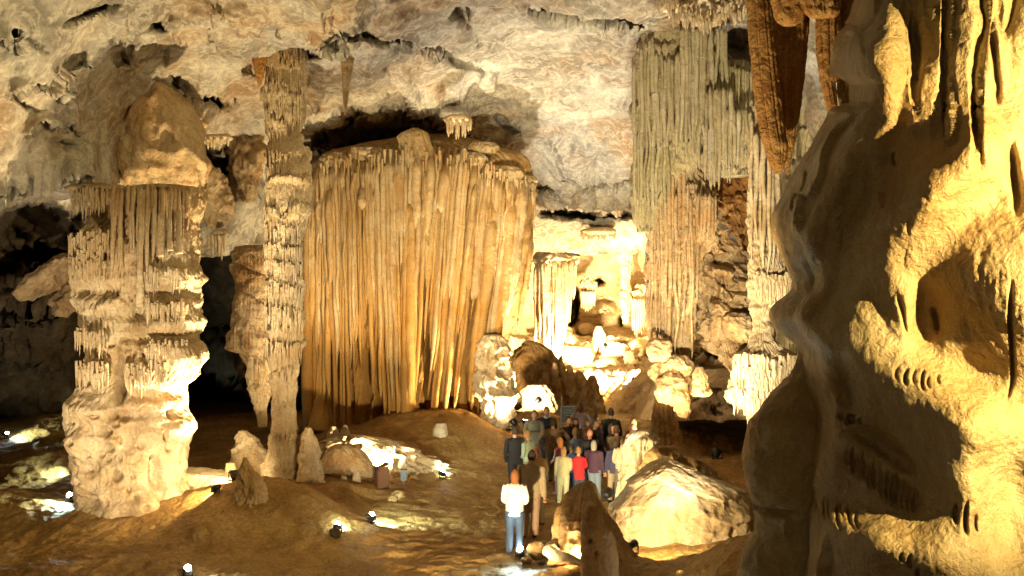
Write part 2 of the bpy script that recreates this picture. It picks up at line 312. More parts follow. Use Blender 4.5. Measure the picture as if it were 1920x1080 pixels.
# ------------------------------------------------------------------ columns, mounds, boulders
def fluting(th_u, n, warp, seed):
    """rounded ribs with sharp creases; th_u is the angle"""
    q = np.stack([np.cos(th_u) * 3, np.sin(th_u) * 3, 0 * th_u + seed], -1)
    return np.abs(np.sin(th_u * n / 2 + 2.6 * fbm(q, 1, 2, .5, seed) + warp)) ** .7
def rockcol(name, prof, d, mat, parent=None, nth=260, step=2.2, H=.8, tamp=.14, fln=40, flamp=.06, lump=.1, lsc=.9, dr=.8, bumps=(), seed=1, closed=True, jag=.18, smooth_px=9, origin=None, fine=.02, vertical=0.0, tmask=None, **kw):
    prof = sorted(prof); py = np.arange(prof[0][0], prof[-1][0] + step, step)
    a = np.array(prof, float); xl = np.interp(py, a[:, 0], a[:, 1]); xr = np.interp(py, a[:, 0], a[:, 2])
    k = max(1, int(smooth_px / step)); ker = np.hanning(k + 2)[1:-1]; ker /= ker.sum()
    sm = lambda v: np.convolve(np.pad(v, (k // 2, k - 1 - k // 2), 'edge'), ker, 'valid')
    xl, xr = sm(xl), sm(xr); s = d / F; cx = ((xl + xr) / 2 - 960) * s; R = (xr - xl) / 2 * s; z = CZ - (py - 540) * s
    th = np.linspace(0, 2 * math.pi, nth, endpoint=False)
    TH, Z = np.meshgrid(th, z); Rr = R[:, None]; C = cx[:, None]
    px_, py_ = C + Rr * np.cos(TH), d + Rr * dr * np.sin(TH); Q = np.stack([px_, py_, Z], -1)
    D = lump * (fbm(Q, lsc, 4, .5, seed) + .5 * fbm(Q, lsc * .4, 3, .5, seed + 9, True)) + fine * fbm(Q, .16, 3, .5, seed + 5)
    D0 = D
    if H:
        jit = fbm(Q, 1.1, 3, .5, seed + 1) * H * .75
        fl = fluting(TH, fln, 0, seed)
        jg = vn(np.stack([np.cos(TH) * fln / 5, np.sin(TH) * fln / 5, Z * .3], -1), seed + 2) * jag * H
        ph = (Z + jit + jg) / H; kk = np.floor(ph); f = 1 - (ph - kk)
        hh = np.abs(np.sin(kk * 12.9898 + seed) * 43758.5453) % 1
        pr = sst(0, .16, f) * (1 - .8 * f)
        D = D + tamp * (.45 + .8 * hh) * pr + flamp * fl * sst(.1, .25, f) * (.5 + .5 * (1 - f))
    elif fln:
        D = D + flamp * fluting(TH, fln, vertical * fbm(Q, 1.5, 2, .5, seed + 3), seed)
    D = D - .85 * D.mean(1, keepdims=True)
    fade = np.clip(Rr / .35, .15, 1)
    if tmask: D = D0 + (D - D0) * np.interp(py, [a_[0] for a_ in tmask], [a_[1] for a_ in tmask])[:, None]
    D = D * fade
    for bx, by, bw, bh, A in bumps:
        wx, wz = (bx - 960) * s, CZ - (by - 540) * s
        g = np.exp(-(((Q[..., 0] - wx) / (bw * s)) ** 2 + ((Z - wz) / (bh * s)) ** 2) ** 1.5)
        D = D + np.where(np.sin(TH) < .2, A * g, 0)
    V = np.stack([C + (Rr + D) * np.cos(TH), d + (Rr * dr + D) * np.sin(TH), Z + .25 * D * 0], -1)
    if closed:
        t = V[:1].copy(); t[..., 0] = cx[0] + (t[..., 0] - cx[0]) * .5; t[..., 1] = d + (t[..., 1] - d) * .5; t[..., 2] += .04 * R[0] * 2
        t2 = V[:1].copy(); t2[..., 0] = cx[0]; t2[..., 1] = d; t2[..., 2] = t[..., 2] + .01; V = np.concatenate([t2, t, V])
        b = V[-1:].copy(); b[..., 0] = cx[-1]; b[..., 1] = d; V = np.concatenate([V, b])
    me = mesh(name, V, gridfaces(V.shape[0], nth, True), mat)
    org = origin or (float(cx[-1]), d, float(z[-1]))
    return link(name, me, parent, None if parent else org, **kw)
def drips(name, pts, mat, parent, seed=0, as_stuff=True):
    """many small hanging drip cones as one mesh: pts = (x, y, z, length, radius)"""
    pts = np.array(pts, float); n = len(pts); k = 6; rs = np.random.RandomState(seed)
    th = np.arange(k) * 2 * math.pi / k; lv = [(-.25, 1.0), (.1, 1.0), (.45, .72), (.8, .4)]
    V = []; 
    for t, rr in lv:
        jx = rs.randn(n, 1) * pts[:, 4:5] * .15
        V.append(np.stack([pts[:, 0:1] + np.cos(th) * rr * pts[:, 4:5] + jx, pts[:, 1:2] + np.sin(th) * rr * pts[:, 4:5], pts[:, 2:3] - t * pts[:, 3:4] + 0 * th], -1))
    V = np.stack(V, 1); tip = np.stack([pts[:, 0], pts[:, 1], pts[:, 2] - pts[:, 3]], -1)[:, None, None, :].repeat(k, 2); V = np.concatenate([V, tip], 1)   # n,5,k,3
    f = gridfaces(5, k, True); Fq = (f[None] + (np.arange(n) * 5 * k)[:, None, None]).reshape(-1, 4)
    return link(name, mesh(name, V, Fq, mat), parent, None, kind='stuff' if as_stuff else None)
def flute_mesh(name, x, y, z0, z1, r0, r1, mat, seed, sway=.03, flat=1.0, n=9, rows=None, tip='point', lean=(0, 0), rn=.14):
    rows = rows or max(10, int((z0 - z1) / .12)); t = np.linspace(0, 1, rows); z = z0 + (z1 - z0) * t
    r = r0 + (r1 - r0) * t; r = r * (1 - .75 * np.clip(1 - t / .04, 0, 1) ** 2)
    if tip == 'point': r = r * np.sqrt(np.clip((1 - t) / .22, 0.004, 1))
    q = np.stack([0 * t + seed * 3.7, 0 * t, z / .9], -1); wx = vn(q, seed) * sway; wy = vn(q + 50, seed) * sway
    th = np.arange(n) * 2 * math.pi / n; T, TH = np.meshgrid(t, th, indexing='ij')
    Z = z[:, None] + 0 * TH; Q = np.stack([np.cos(TH) * 1.5 + seed, np.sin(TH) * 1.5, Z / .35], -1)
    rr = r[:, None] * (1 + rn * vn(Q, seed + 1) + rn * .5 * vn(Q * 2.7, seed + 2))
    V = np.stack([x + wx[:, None] + lean[0] * T + rr * np.cos(TH), y + wy[:, None] + lean[1] * T + rr * flat * np.sin(TH), Z], -1)
    V = np.concatenate([V[:1] * 0 + V[:1].mean(1, keepdims=True), V, V[-1:] * 0 + V[-1:].mean(1, keepdims=True)])
    return mesh(name, V, gridfaces(rows + 2, n, True), mat)
def boulder(name, px, py, rx, ry, d, mat, dr=.8, lump=.12, lsc=.6, seed=1, n=120, squash=0, tilt=0, parent=None, fn=None, **kw):
    s = d / F; c = P(px, py, d); a = rx * s; b = ry * s
    v = np.linspace(0, math.pi, n // 2); th = np.linspace(0, 2 * math.pi, n, endpoint=False); TH, VV = np.meshgrid(th, v)
    N_ = np.stack([np.sin(VV) * np.cos(TH), np.sin(VV) * np.sin(TH), np.cos(VV)], -1)
    N_ = np.sign(N_) * np.abs(N_) ** .9
    Q = N_ * np.array([a, a * dr, b]); Q2 = Q + np.array(c)
    D = lump * (fbm(Q2, lsc, 4, .5, seed) + .4 * fbm(Q2, lsc * .4, 3, .5, seed + 4, True))
    Q = Q + N_ * D[..., None]
    if fn is not None: Q = fn(Q, a, b)
    ca, sa = math.cos(math.radians(tilt)), math.sin(math.radians(tilt)); Q = np.stack([Q[..., 0] * ca - Q[..., 2] * sa, Q[..., 1], Q[..., 0] * sa + Q[..., 2] * ca], -1)
    return link(name, mesh(name, Q + np.array(c), gridfaces(n // 2, n, True), mat), parent, None if parent else (c.x, c.y, c.z - b * .9), **kw)

# ------------------------------------------------------------------ the great drapery
def interp(x, pts): return float(np.interp(x, [p[0] for p in pts], [p[1] for p in pts]))
def drapery(t, d, R_prof, xs, top, bot, wpx, mat, seed, dr=.5, out=0.0, jt=6, jb=35, tip='point', flat=.8, lean_y=0.0, rnd_end=.0, lean=0):
    """hang flutes round the front of an elliptical core; every flute is a part"""
    rs = random.Random(seed); s = d / F; k = 0; x = xs[0]
    while x < xs[1]:
        wp = wpx * rs.uniform(.55, 1.5); ty = interp(x, top) + rs.uniform(-jt, jt); by = interp(x, bot) + rs.uniform(-jb, jb)
        l, r = R_prof; uu = (x - (l + r) / 2) / ((r - l) / 2); uu = max(-.99, min(.99, uu))
        R = (r - l) / 2 * s; y = d - dr * R * math.sqrt(1 - uu * uu) - out - rs.uniform(0, .16)
        me = flute_mesh('flute', (x - 960) * s, y, CZ - (ty - 540) * s, CZ - (max(by, ty + 12) - 540) * s, wp * .5 * s * 1.15, wp * .5 * s * rs.uniform(.5, .95), mat, seed * 100 + k, sway=.05, flat=flat, tip=tip, lean=(lean * s, lean_y))
        link('flute', me, t); x += wp * rs.uniform(.62, 1.0); k += 1
    return k
cur = empty('flowstone_curtain', P(790, 790, 33), label='huge honey coloured stone drapery hanging like organ pipes beneath the dark ceiling hollow', category='flowstone curtain')
rockcol('core', [(258,745,870),(266,690,905),(277,640,935),(290,600,980),(308,584,998),(330,580,1001),(450,586,998),(540,584,985),(600,588,965),(660,596,945),(700,592,925),(750,584,912),(800,572,920)], 33, M_curt2, cur, nth=520, H=0, fln=84, flamp=.14, vertical=.5, lump=.24, lsc=1.5, dr=.41, seed=3,
    bumps=[(697,715,7,46,-1.6),(716,745,7,30,-1.4),(812,680,9,80,-1.2),(850,720,18,60,-1.4),(880,735,10,40,-1.2),(620,700,8,60,-.7),(664,740,10,30,-.6)])
TOPL = [(575,318),(600,300),(640,288),(700,282),(760,278),(800,276),(850,282),(880,276),(900,292),(950,312),(1005,325)]
LEAN = [(570,-6),(640,4),(700,6),(740,8),(790,-6),(830,-24),(900,-30),(1000,-46)]
def ribbons(t, N_, x0, x1, top, bot, mat, seed, out, wr=(4, 10), jt=6, jb=40, split=True):
    rs = random.Random(seed); s = 33 / F
    for k in range(N_):
        x = x0 + (x1 - x0) * (k + rs.uniform(.1, .9)) / N_; wpx = rs.uniform(*wr) if rs.random() < .8 else rs.uniform(wr[1], wr[1] * 2.1); ty = interp(x, top) + rs.uniform(-jt, jt); by = max(ty + 60, interp(x, bot) + rs.choice([-1, 1]) * jb * rs.random() ** .7)
        ln = interp(x, LEAN) * (by - ty) / 330; rows = int(max(14, (by - ty) / 7)); tt = np.linspace(0, 1, rows)
        xp = x + ln * tt ** 1.3; u_ = np.clip((xp - 787) / 224, -.985, .985); z = CZ - (ty + (by - ty) * tt - 540) * s
        sh = np.clip(1 - tt * (by - ty) / 46, 0, 1) ** 1.6
        y = 33 - .5 * 221 * s * np.sqrt(1 - u_ * u_) - out - rs.uniform(0, .22) + .75 * sh + .10 * tt
        z = z + .0 * sh; X_ = (xp - 960) * s + .03 * vn(np.stack([tt * 6 + k, tt * 0, tt * 0], -1), seed)
        r = wpx * .5 * s * (1 + .08 * vn(np.stack([tt * 30, tt * 0 + k, tt * 0], -1), seed + 1) + .18 * vn(np.stack([tt * 5, tt * 0 + k, tt * 0], -1), seed + 2)) * np.sqrt(np.clip((1 - tt) / rs.uniform(.08, .3), .003, 1)) * (1 - .4 * sh)
        th = np.arange(9) * 2 * math.pi / 9
        V = np.stack([X_[:, None] + r[:, None] * np.cos(th), y[:, None] + r[:, None] * rs.uniform(.9, 1.5) * np.sin(th), z[:, None] + 0 * th], -1)
        V = np.concatenate([V[:1] * 0 + V[:1].mean(1, keepdims=True), V, V[-1:] * 0 + V[-1:].mean(1, keepdims=True)])
        link('flute', mesh('flute', V, gridfaces(rows + 2, 9, True), mat), t)
BOT1 = [(570,660),(600,600),(625,520),(652,650),(672,600),(690,470),(720,560),(745,640),(765,560),(790,520),(830,470),(850,590),(870,620),(900,520),(940,640),(1003,430)]
BOT2 = [(570,715),(592,725),(606,680),(630,700),(648,735),(664,720),(690,620),(720,700),(740,740),(770,750),(790,730),(815,600),(840,700),(865,730),(890,660),(920,640),(945,655),(965,640),(985,560),(1005,470)]
TOPL = [(x, y + 12) for x, y in TOPL]
ribbons(cur, 86, 572, 1002, TOPL, BOT1, M_curt, 11, .14, (4, 11), jb=110)
ribbons(cur, 74, 574, 1000, [(x, y + 60) for x, y in TOPL], BOT2, M_curt2, 12, .06, (4, 11), jt=50, jb=120)
ribbons(cur, 34, 600, 985, [(x, y + 30) for x, y in TOPL], [(x, y - 90) for x, y in BOT1], M_curt, 13, .26, (4, 9), jt=30, jb=60)
for x0, hw, y0, y1, dx in [(588,20,420,722,-14),(650,24,430,690,4),(700,20,440,580,6),(745,18,430,640,2),(842,20,450,630,-22),(885,18,440,590,-18),(945,22,400,650,-30),(985,14,380,560,-24)]:
    u_ = (x0 - 787) / 221; dd = 33 - .5 * 3.95 * math.sqrt(1 - u_ * u_) + .02
    rockcol('hanging_lobe', [(y0-30,x0-hw*.55,x0+hw*.55),(y0,x0-hw*.8,x0+hw*.8),((y0+y1)/2,x0-hw*.8+dx*.3,x0+hw*.8+dx*.3),(y1-60,x0-hw*.55+dx*.7,x0+hw*.55+dx*.7),(y1-25,x0-hw*.28+dx*.9,x0+hw*.28+dx*.9),(y1,x0-3+dx,x0+3+dx)], dd, M_curt, cur, nth=120, H=0, fln=22, flamp=.09, vertical=.3, lump=.06, lsc=1.2, dr=.3, seed=int(x0), step=3)
# pillars that reach the mound
for x, wd, y0, y1, dd in [(604,40,600,790,32.0),(646,34,640,775,32.3),(766,40,520,788,31.2),(738,20,560,775,31.6),(832,18,540,775,31.9),(866,18,560,770,32.1),(893,22,540,766,32.3)]:
    rockcol('pillar', [(y0,x-wd*.42,x+wd*.42),((y0+y1)/2,x-wd*.36,x+wd*.38),(y1-30,x-wd*.42,x+wd*.45),(y1+12,x-wd*.75,x+wd*.75)], dd, M_curt2, cur, nth=70, H=0, fln=11, flamp=.06, lump=.08, lsc=.9, seed=int(x), step=4)
# rim of little draperies and the smooth tongue over the top
for x0, y0, hw, h, dd in [(690,282,34,20,31.6),(640,292,36,22,32),(880,292,34,34,31.4),(940,318,44,26,31.6),(755,300,18,20,31.2),(985,335,24,20,32.2),(905,272,30,16,31.6)]:
    u_ = (x0 - 787) / 221; dd = 33 - .5 * 2.65 * 1.5 * math.sqrt(1 - u_ * u_) + .25
    rockcol('rim_lobe', [(y0-4,x0-hw*.7,x0+hw*.7),(y0+3,x0-hw,x0+hw),(y0+h*.5,x0-hw*.9,x0+hw*.92),(y0+h,x0-hw*.7,x0+hw*.7)], dd, M_curt, cur, nth=120, H=.35, tamp=.12, fln=30, flamp=.08, lump=.1, lsc=.5, dr=.6, seed=int(x0), step=2)
rockcol('tongue', [(240,772,782),(246,756,800),(256,746,806),(275,750,811),(310,757,816),(350,758,821),(400,760,822),(440,764,818),(475,772,808),(510,780,800),(540,787,793)], 31.0, M_curt, cur, nth=120, step=2, H=0, fln=16, flamp=.06, vertical=.2, lump=.09, lsc=.7, dr=.45, seed=8, smooth_px=8)
rs = random.Random(2); pts = []
for i in range(130):
    x = rs.uniform(575, 1003); u_ = (x - 787) / 221; s = 33 / F; y = 33 - .5 * 221 * s * math.sqrt(max(0, 1 - u_ * u_)) - .25 - rs.uniform(0, .2)
    ty = interp(x, TOPL) + rs.choice([14, 18, 24, 40]) + rs.uniform(-6, 8)
    pts.append(((x - 960) * s, y, CZ - (ty - 540) * s, rs.uniform(.15, .55), rs.uniform(.025, .06)))
drips('drip_fringe', pts, M_curt, cur, 4)

# ------------------------------------------------------------------ columns on the left
thin = rockcol('stone_column', [(38,494,572),(60,498,570),(90,501,566),(112,499,572),(150,500,570),(165,495,571),(210,496,570),(240,503,566),(270,504,564),(285,502,580),(330,502,581),(400,500,580),(440,504,563),(470,502,564),(530,505,567),(575,507,566),(640,507,566),(690,509,556),(740,512,552),(790,512,553),(830,507,560),(880,498,566),(925,487,574),(960,470,592),(985,450,610)],
    24.5, M_col, nth=300, step=1.7, H=.78, tamp=.17, fln=56, flamp=.07, lump=.08, dr=.95, seed=21, smooth_px=12,
    label='slender tiered limestone column rising from the mound to the ceiling', category='column')
left = rockcol('stone_column', [(352,240,366),(362,160,372),(382,150,372),(420,165,366),(455,146,368),(540,141,370),(556,142,374),(580,150,366),(590,155,352),(600,156,368),(640,160,370),(690,164,374),(712,160,358),(722,146,340),(760,122,341),(800,122,350),(850,132,346),(900,137,341),(925,140,352),(955,146,378),(985,150,384),(1015,140,392)],
    22, M_col, nth=460, step=1.7, H=1.25, tamp=.16, fln=80, flamp=.055, lump=.15, lsc=.9, tmask=[(350,.7),(440,1),(690,1),(740,.35),(800,.12),(1000,.1)], dr=.62, seed=31, smooth_px=12, fine=.03,
    bumps=[(248,700,9,42,-1.0),(330,520,44,22,.30),(340,600,34,26,.34),(345,665,32,26,.30),(330,555,40,9,-.28),(318,632,46,9,-.3),(290,580,26,22,-.34),(205,400,54,18,-.35),(200,545,46,14,-.28),(185,660,20,18,-.2),
           (300,735,50,12,-.2),(260,770,40,10,-.2),(225,800,12,10,-.3),(230,830,9,8,-.3),(245,880,9,8,-.3),(310,880,10,34,-.35),(190,930,28,14,-.2),(325,800,26,70,.06),(180,830,30,24,.2),(250,930,50,40,.18),(200,760,40,22,.15),(320,935,50,24,.2),(170,900,20,30,.15)] + [(random.Random(k).uniform(140, 335), random.Random(k + 50).uniform(760, 940), random.Random(k + 90).uniform(3, 7), random.Random(k + 130).uniform(3, 8), -.16) for k in range(34)] + [(random.Random(k + 7).uniform(150, 360), random.Random(k + 57).uniform(740, 960), random.Random(k + 97).uniform(14, 34), random.Random(k + 137).uniform(8, 26), random.Random(k + 200).uniform(-.12, .12)) for k in range(22)],
    label='massive pale column with hollows and a flat overhanging top, lit from its side', category='column')
s = 22 / F; rs = random.Random(5); x = 243; k = 0
BL = [(240,390),(250,500),(262,565),(270,430),(290,480),(305,520),(315,470),(335,480),(352,460),(370,420)]
while x < 370:
    wp = rs.uniform(3.5, 8.5); by = interp(x, BL) + rs.uniform(-30, 26); u_ = (x - 262) / 112; y = 22 - .62 * 112 * s * math.sqrt(max(0, 1 - u_ * u_)) - .22
    link('flute', flute_mesh('flute', (x - 960) * s, y, CZ - (358 + rs.uniform(-3, 5) - 540) * s, CZ - (by - 540) * s, wp * .62 * s, wp * .42 * s, M_col, 300 + k, sway=.04, lean=(rs.uniform(-.08, .03), -.03)), left); x += wp * .72; k += 1
for bx, wd, y0, y1 in [(262,13,440,575),(300,10,400,480),(335,11,395,475),(318,9,410,470)]:
    rockcol('flute', [(y0,bx-wd*.45,bx+wd*.45),((y0+y1)/2,bx-wd*.4,bx+wd*.5),(y1,bx-wd*.6,bx+wd*.7)], 21.05, M_col, left, nth=40, H=.3, tamp=.03, fln=8, flamp=.02, lump=.03, lsc=.3, seed=bx, step=3)
pts = []
for i in range(520):
    band = rs.choice([(160,240,376,12),(148,240,452,9),(150,235,500,12),(170,245,628,10),(170,240,690,12),(300,370,515,8),(300,368,575,7),(305,368,645,7),(150,240,470,20),(260,340,690,14)])
    x = rs.uniform(band[0], band[1]); u_ = (x - 260) / 118; y = 22 - .62 * 112 * s * math.sqrt(max(0, 1 - u_ * u_)) - .20 - rs.uniform(0, .1)
    pts.append(((x - 960) * s, y, CZ - (band[2] + rs.uniform(-1, 1) * band[3] - 540) * s, rs.uniform(.12, .42), rs.uniform(.018, .04)))
drips('drip_fringe', pts, M_col, left, 5)
s = 24.5 / F; pts = []
for i in range(520):
    x = rs.uniform(500, 570); u_ = (x - 535) / 37; y = 24.5 - .95 * 34 * s * math.sqrt(max(0, 1 - u_ * u_)) - .1
    pts.append(((x - 960) * s, y, CZ - (rs.choice([100,118,165,190,215,300,322,350,405,432,470,500,540,580,600,650]) + rs.uniform(-7, 7) + (x - 535) * .12 - 540) * s, rs.uniform(.12, .4), rs.uniform(.015, .035)))
drips('drip_fringe', pts, M_col, thin, 6)
rockcol('stone_column', [(462,445,498),(474,434,505),(520,438,503),(560,440,502),(600,432,503),(640,430,505),(655,428,506),(663,455,505),(672,463,506),(700,464,507),(716,462,508),(740,470,507),(770,480,500),(800,484,500)],
    28, M_amber, nth=200, step=1.8, H=.8, tamp=.12, fln=36, flamp=.05, lump=.14, dr=.8, seed=41, smooth_px=7, label='shorter broken column that tapers in steps, just behind the slender column', category='column')
boulder('rock_ledge', 185, 356, 58, 10, 21.8, M_col, dr=.9, lump=.10, lsc=.6, seed=54, n=110, label='thin flat ledge capping the left shoulder of the massive column', category='rock')
boulder('rock_spur', 92, 520, 62, 17, 25, M_wall, dr=.8, lump=.25, lsc=.7, seed=55, n=120, tilt=38, label='slanting rock spur in the dark at the left edge', category='rock')
boulder('rock_spur', 128, 565, 34, 22, 26, M_wall, dr=.8, lump=.25, lsc=.6, seed=56, n=100, tilt=20, label='blunt pale rock end beside the massive column, below the slanting spur', category='rock')
boulder('stained_rock', 402, 372, 26, 50, 28, M_amber, dr=.8, lump=.35, lsc=.6, seed=57, n=130, tilt=4, label='orange stained rock face between the massive and the slender column', category='rock')
boulder('stained_rock', 458, 300, 30, 74, 29, M_wall, dr=.8, lump=.4, lsc=.6, seed=58, n=130, label='rough hollowed rock left of the slender column near the ceiling', category='rock')
# ceiling pendants on the left
rockcol('stalactite', [(30,470,500),(60,471,502),(110,472,500),(135,478,496),(158,484,490)], 24, M_rust, nth=60, H=0, fln=9, flamp=.05, lump=.05, lsc=.5, dr=.7, seed=51, label='short brown stalactite blade beside the top of the slender column', category='stalactite')
rockcol('stalactite', [(66,634,672),(76,635,671),(110,638,664),(150,642,658),(190,643,652),(214,646,649)], 24.5, M_amber, nth=60, H=.7, tamp=.03, fln=8, flamp=.05, lump=.04, lsc=.5, dr=.8, seed=52, label='single long tapering stalactite hanging above the dark ceiling hollow', category='stalactite')
boulder('ceiling_boss', 290, 262, 82, 104, 24.2, M_amber, dr=.8, lump=.35, lsc=1.3, seed=53, n=200, tilt=-6, fn=lambda Q, a, b: np.stack([Q[..., 0] * (1 - .42 * np.clip(Q[..., 2] / b, -1, 1)), Q[..., 1], Q[..., 2]], -1),
        label='smooth brown triangular boss of rock hanging above the massive pale column', category='rock')
s = 29 / F
for gx, gy, gw, n_, ln, dd, lab in [(412,440,17,9,52,27.5,'small white cluster of stalactites left of the broken column'),(362,235,24,12,26,25.5,'fine stalactite fringe under a ledge beside the brown boss'),(410,262,26,12,22,26,'drooping orange-white drip fringe left of the slender column'),(860,226,24,12,38,29.4,'yellow-topped drip cluster hanging over the right end of the dark hollow'),(592,66,24,10,16,22.8,'tiny rusty fringe right of the slender column top'),(1120,436,34,14,18,43,'small stalactites on the lip above the inner chamber')]:
    t = empty('stalactite_cluster', P(gx, gy, dd), label=lab, category='stalactites'); ss = dd / F
    boulder('root', gx, gy - 2, gw, 7, dd, M_white, lump=.08, seed=gx, n=50, parent=t)
    for i in range(n_):
        xx = gx + gw * (2 * i / (n_ - 1) - 1) * .9
        link('stalactite', flute_mesh('stalactite', (xx - 960) * ss, dd - .2 + .1 * math.sin(i * 2.1), CZ - (gy - 540) * ss, CZ - (gy + ln * rs.uniform(.5, 1) - 540) * ss, 3.4 * ss, 1.8 * ss, M_white, i + gx), t)

# ------------------------------------------------------------------ mounds and stalagmites on the left and in the middle
rockcol('stalagmite', [(858,456,463),(880,449,474),(900,444,484),(915,446,492),(945,438,496),(960,430,506),(980,408,522),(1000,380,545),(1030,340,600)], 20.3, M_mound, nth=180, H=.9, tamp=.08, fln=15, flamp=.05, lump=.26, lsc=.5, dr=.7, seed=61, label='pointed ochre stalagmite in front of the slender column', category='stalagmite')
rockcol('stalagmite', [(808,448,462),(820,440,480),(850,436,505),(880,430,515),(910,420,520)], 25.5, M_col, nth=120, H=.5, tamp=.08, fln=16, flamp=.05, lump=.16, lsc=.4, dr=.6, seed=62, label='jagged pale stump left of the slender column foot', category='stalagmite')
rockcol('stalagmite', [(868,424,440),(890,420,446),(915,416,450)], 23.5, M_mound, nth=60, H=0, fln=8, flamp=.03, lump=.06, lsc=.4, seed=63, label='small rounded stalagmite beside the pale fallen block', category='stalagmite')
rockcol('stalagmite', [(802,572,584),(820,566,594),(860,560,600),(900,556,606),(930,545,620)], 24, M_white, nth=100, H=.6, tamp=.06, fln=12, flamp=.05, lump=.10, lsc=.4, dr=.8, seed=64, label='pale knobbly stalagmite against the right side of the slender column', category='stalagmite')
rockcol('stalagmite', [(800,620,630),(812,614,637),(832,612,640)], 27.3, M_white, nth=50, H=0, fln=6, flamp=.03, lump=.05, lsc=.3, seed=65, label='left one of two white tooth-like stalagmites on the glowing mound', category='stalagmite')
rockcol('stalagmite', [(797,644,650),(808,639,656),(830,636,660)], 27.3, M_white, nth=50, H=0, fln=6, flamp=.03, lump=.05, lsc=.3, seed=66, label='right one of two white tooth-like stalagmites on the glowing mound', category='stalagmite')
rockcol('stalagmite', [(794,818,836),(800,812,838),(822,809,842)], 29, M_white, nth=60, H=0, fln=9, flamp=.03, lump=.05, lsc=.3, seed=67, label='squat white stalagmite stub alone on the ochre slope under the great drapery', category='stalagmite')
rockcol('flowstone_mound', [(818,640,690),(826,610,745),(845,592,800),(870,585,840),(905,575,870),(930,570,880)], 27.0, M_white, nth=340, step=2, H=0, fln=0, lump=.5, lsc=.7, dr=.4, seed=68, fine=.09, label='brightly lit white flowstone mound behind the arched brown boulder', category='mound')
boulder('arched_boulder', 648, 878, 52, 25, 25.0, M_amber, dr=.7, lump=.10, lsc=.6, seed=69, n=160, label='arched brown boulder lying on small stumps before the glowing mound', category='boulder',
        fn=lambda Q, a, b: np.stack([Q[..., 0], Q[..., 1], Q[..., 2] + .28 - .62 * (Q[..., 0] / a + .1) ** 2 * .55], -1))
for i, (x, y0, y1, wd, lab) in enumerate([(604,905,940,15,'leftmost small stump under the arched boulder'),(627,900,946,20,'tallest white stump under the left end of the arched boulder'),(645,893,940,17,'stump third along beneath the arched boulder'),(668,885,915,16,'stump in the shadow beneath the middle of the arched boulder')]):
    rockcol('stalagmite', [(y0,x-wd*.3,x+wd*.3),(y0+10,x-wd*.5,x+wd*.5),(y1,x-wd*.55,x+wd*.55)], 24.6, M_col, nth=50, H=0, fln=6, flamp=.02, lump=.06, lsc=.25, seed=70 + i, step=2, label=lab, category='stalagmite')
# fallen block
boulder('fallen_block', 396, 912, 60, 34, 23.3, M_white, dr=.6, lump=.16, lsc=.6, seed=75, n=180, tilt=-6, fn=lambda Q, a, b: np.sign(Q) * np.minimum(np.abs(Q) * 1.15, np.array([a, a, b * .8])), label='long pale fallen block lying beside the massive column', category='boulder')
# middle: tall pale stump beside the drapery and the brown ridge
rockcol('stalagmite', [(628,905,940),(640,896,950),(670,893,952),(690,895,960),(710,888,966),(740,895,965),(770,905,960),(800,880,985)], 31, M_col, nth=180, step=2, H=0, fln=10, flamp=.05, lump=.25, lsc=.8, dr=.7, seed=81, bumps=[(905,690,8,10,-.2),(935,665,5,6,-.2),(950,700,6,8,-.2),(925,740,40,6,.15)], label='tall pale blocky stalagmite at the right foot of the great drapery', category='stalagmite')
rockcol('flowstone_mound', [(640,985,1005),(655,970,1035),(675,965,1050),(700,962,1055),(740,960,1060),(790,940,1080)], 37, M_mound, nth=200, step=2, H=.9, tamp=.12, fln=30, flamp=.06, lump=.25, lsc=.8, dr=.6, seed=82, label='domed ochre mound between the pale blocky stalagmite and the inner chamber', category='mound')
for i, (x, y0, y1, wd, dd, lab) in enumerate([(1052,668,800,16,36,'tallest dark pinnacle on the brown ridge'),(1040,680,800,18,35.6,'pinnacle just left of the tallest one on the brown ridge'),(1068,684,800,20,36,'pinnacle just right of the tallest one on the brown ridge'),(1022,700,800,26,35.5,'broad brown pinnacle by the lit grotto'),(1088,698,800,30,36.2,'rounded knob toward the right part of the brown ridge'),(1110,704,800,28,36.5,'last knob at the right end of the brown ridge')]):
    rockcol('stalagmite', [(y0,x-wd*.18,x+wd*.18),(y0+14,x-wd*.4,x+wd*.4),(y0+40,x-wd*.65,x+wd*.65),(y1,x-wd*1.1,x+wd*1.1)], dd, M_mound, nth=80, H=.5, tamp=.08, fln=12, flamp=.07, lump=.2, lsc=.5, dr=.8, seed=84 + i, label=lab, category='stalagmite')
rockcol('grotto_rock', [(722,992,1024),(730,982,1036),(755,980,1042),(790,975,1050)], 34.5, M_white, nth=120, H=0, fln=10, flamp=.06, lump=.2, lsc=.4, dr=.6, seed=92, bumps=[(1010,742,12,14,-.5)], label='small knobbly white rock glowing behind the tour group', category='rock')
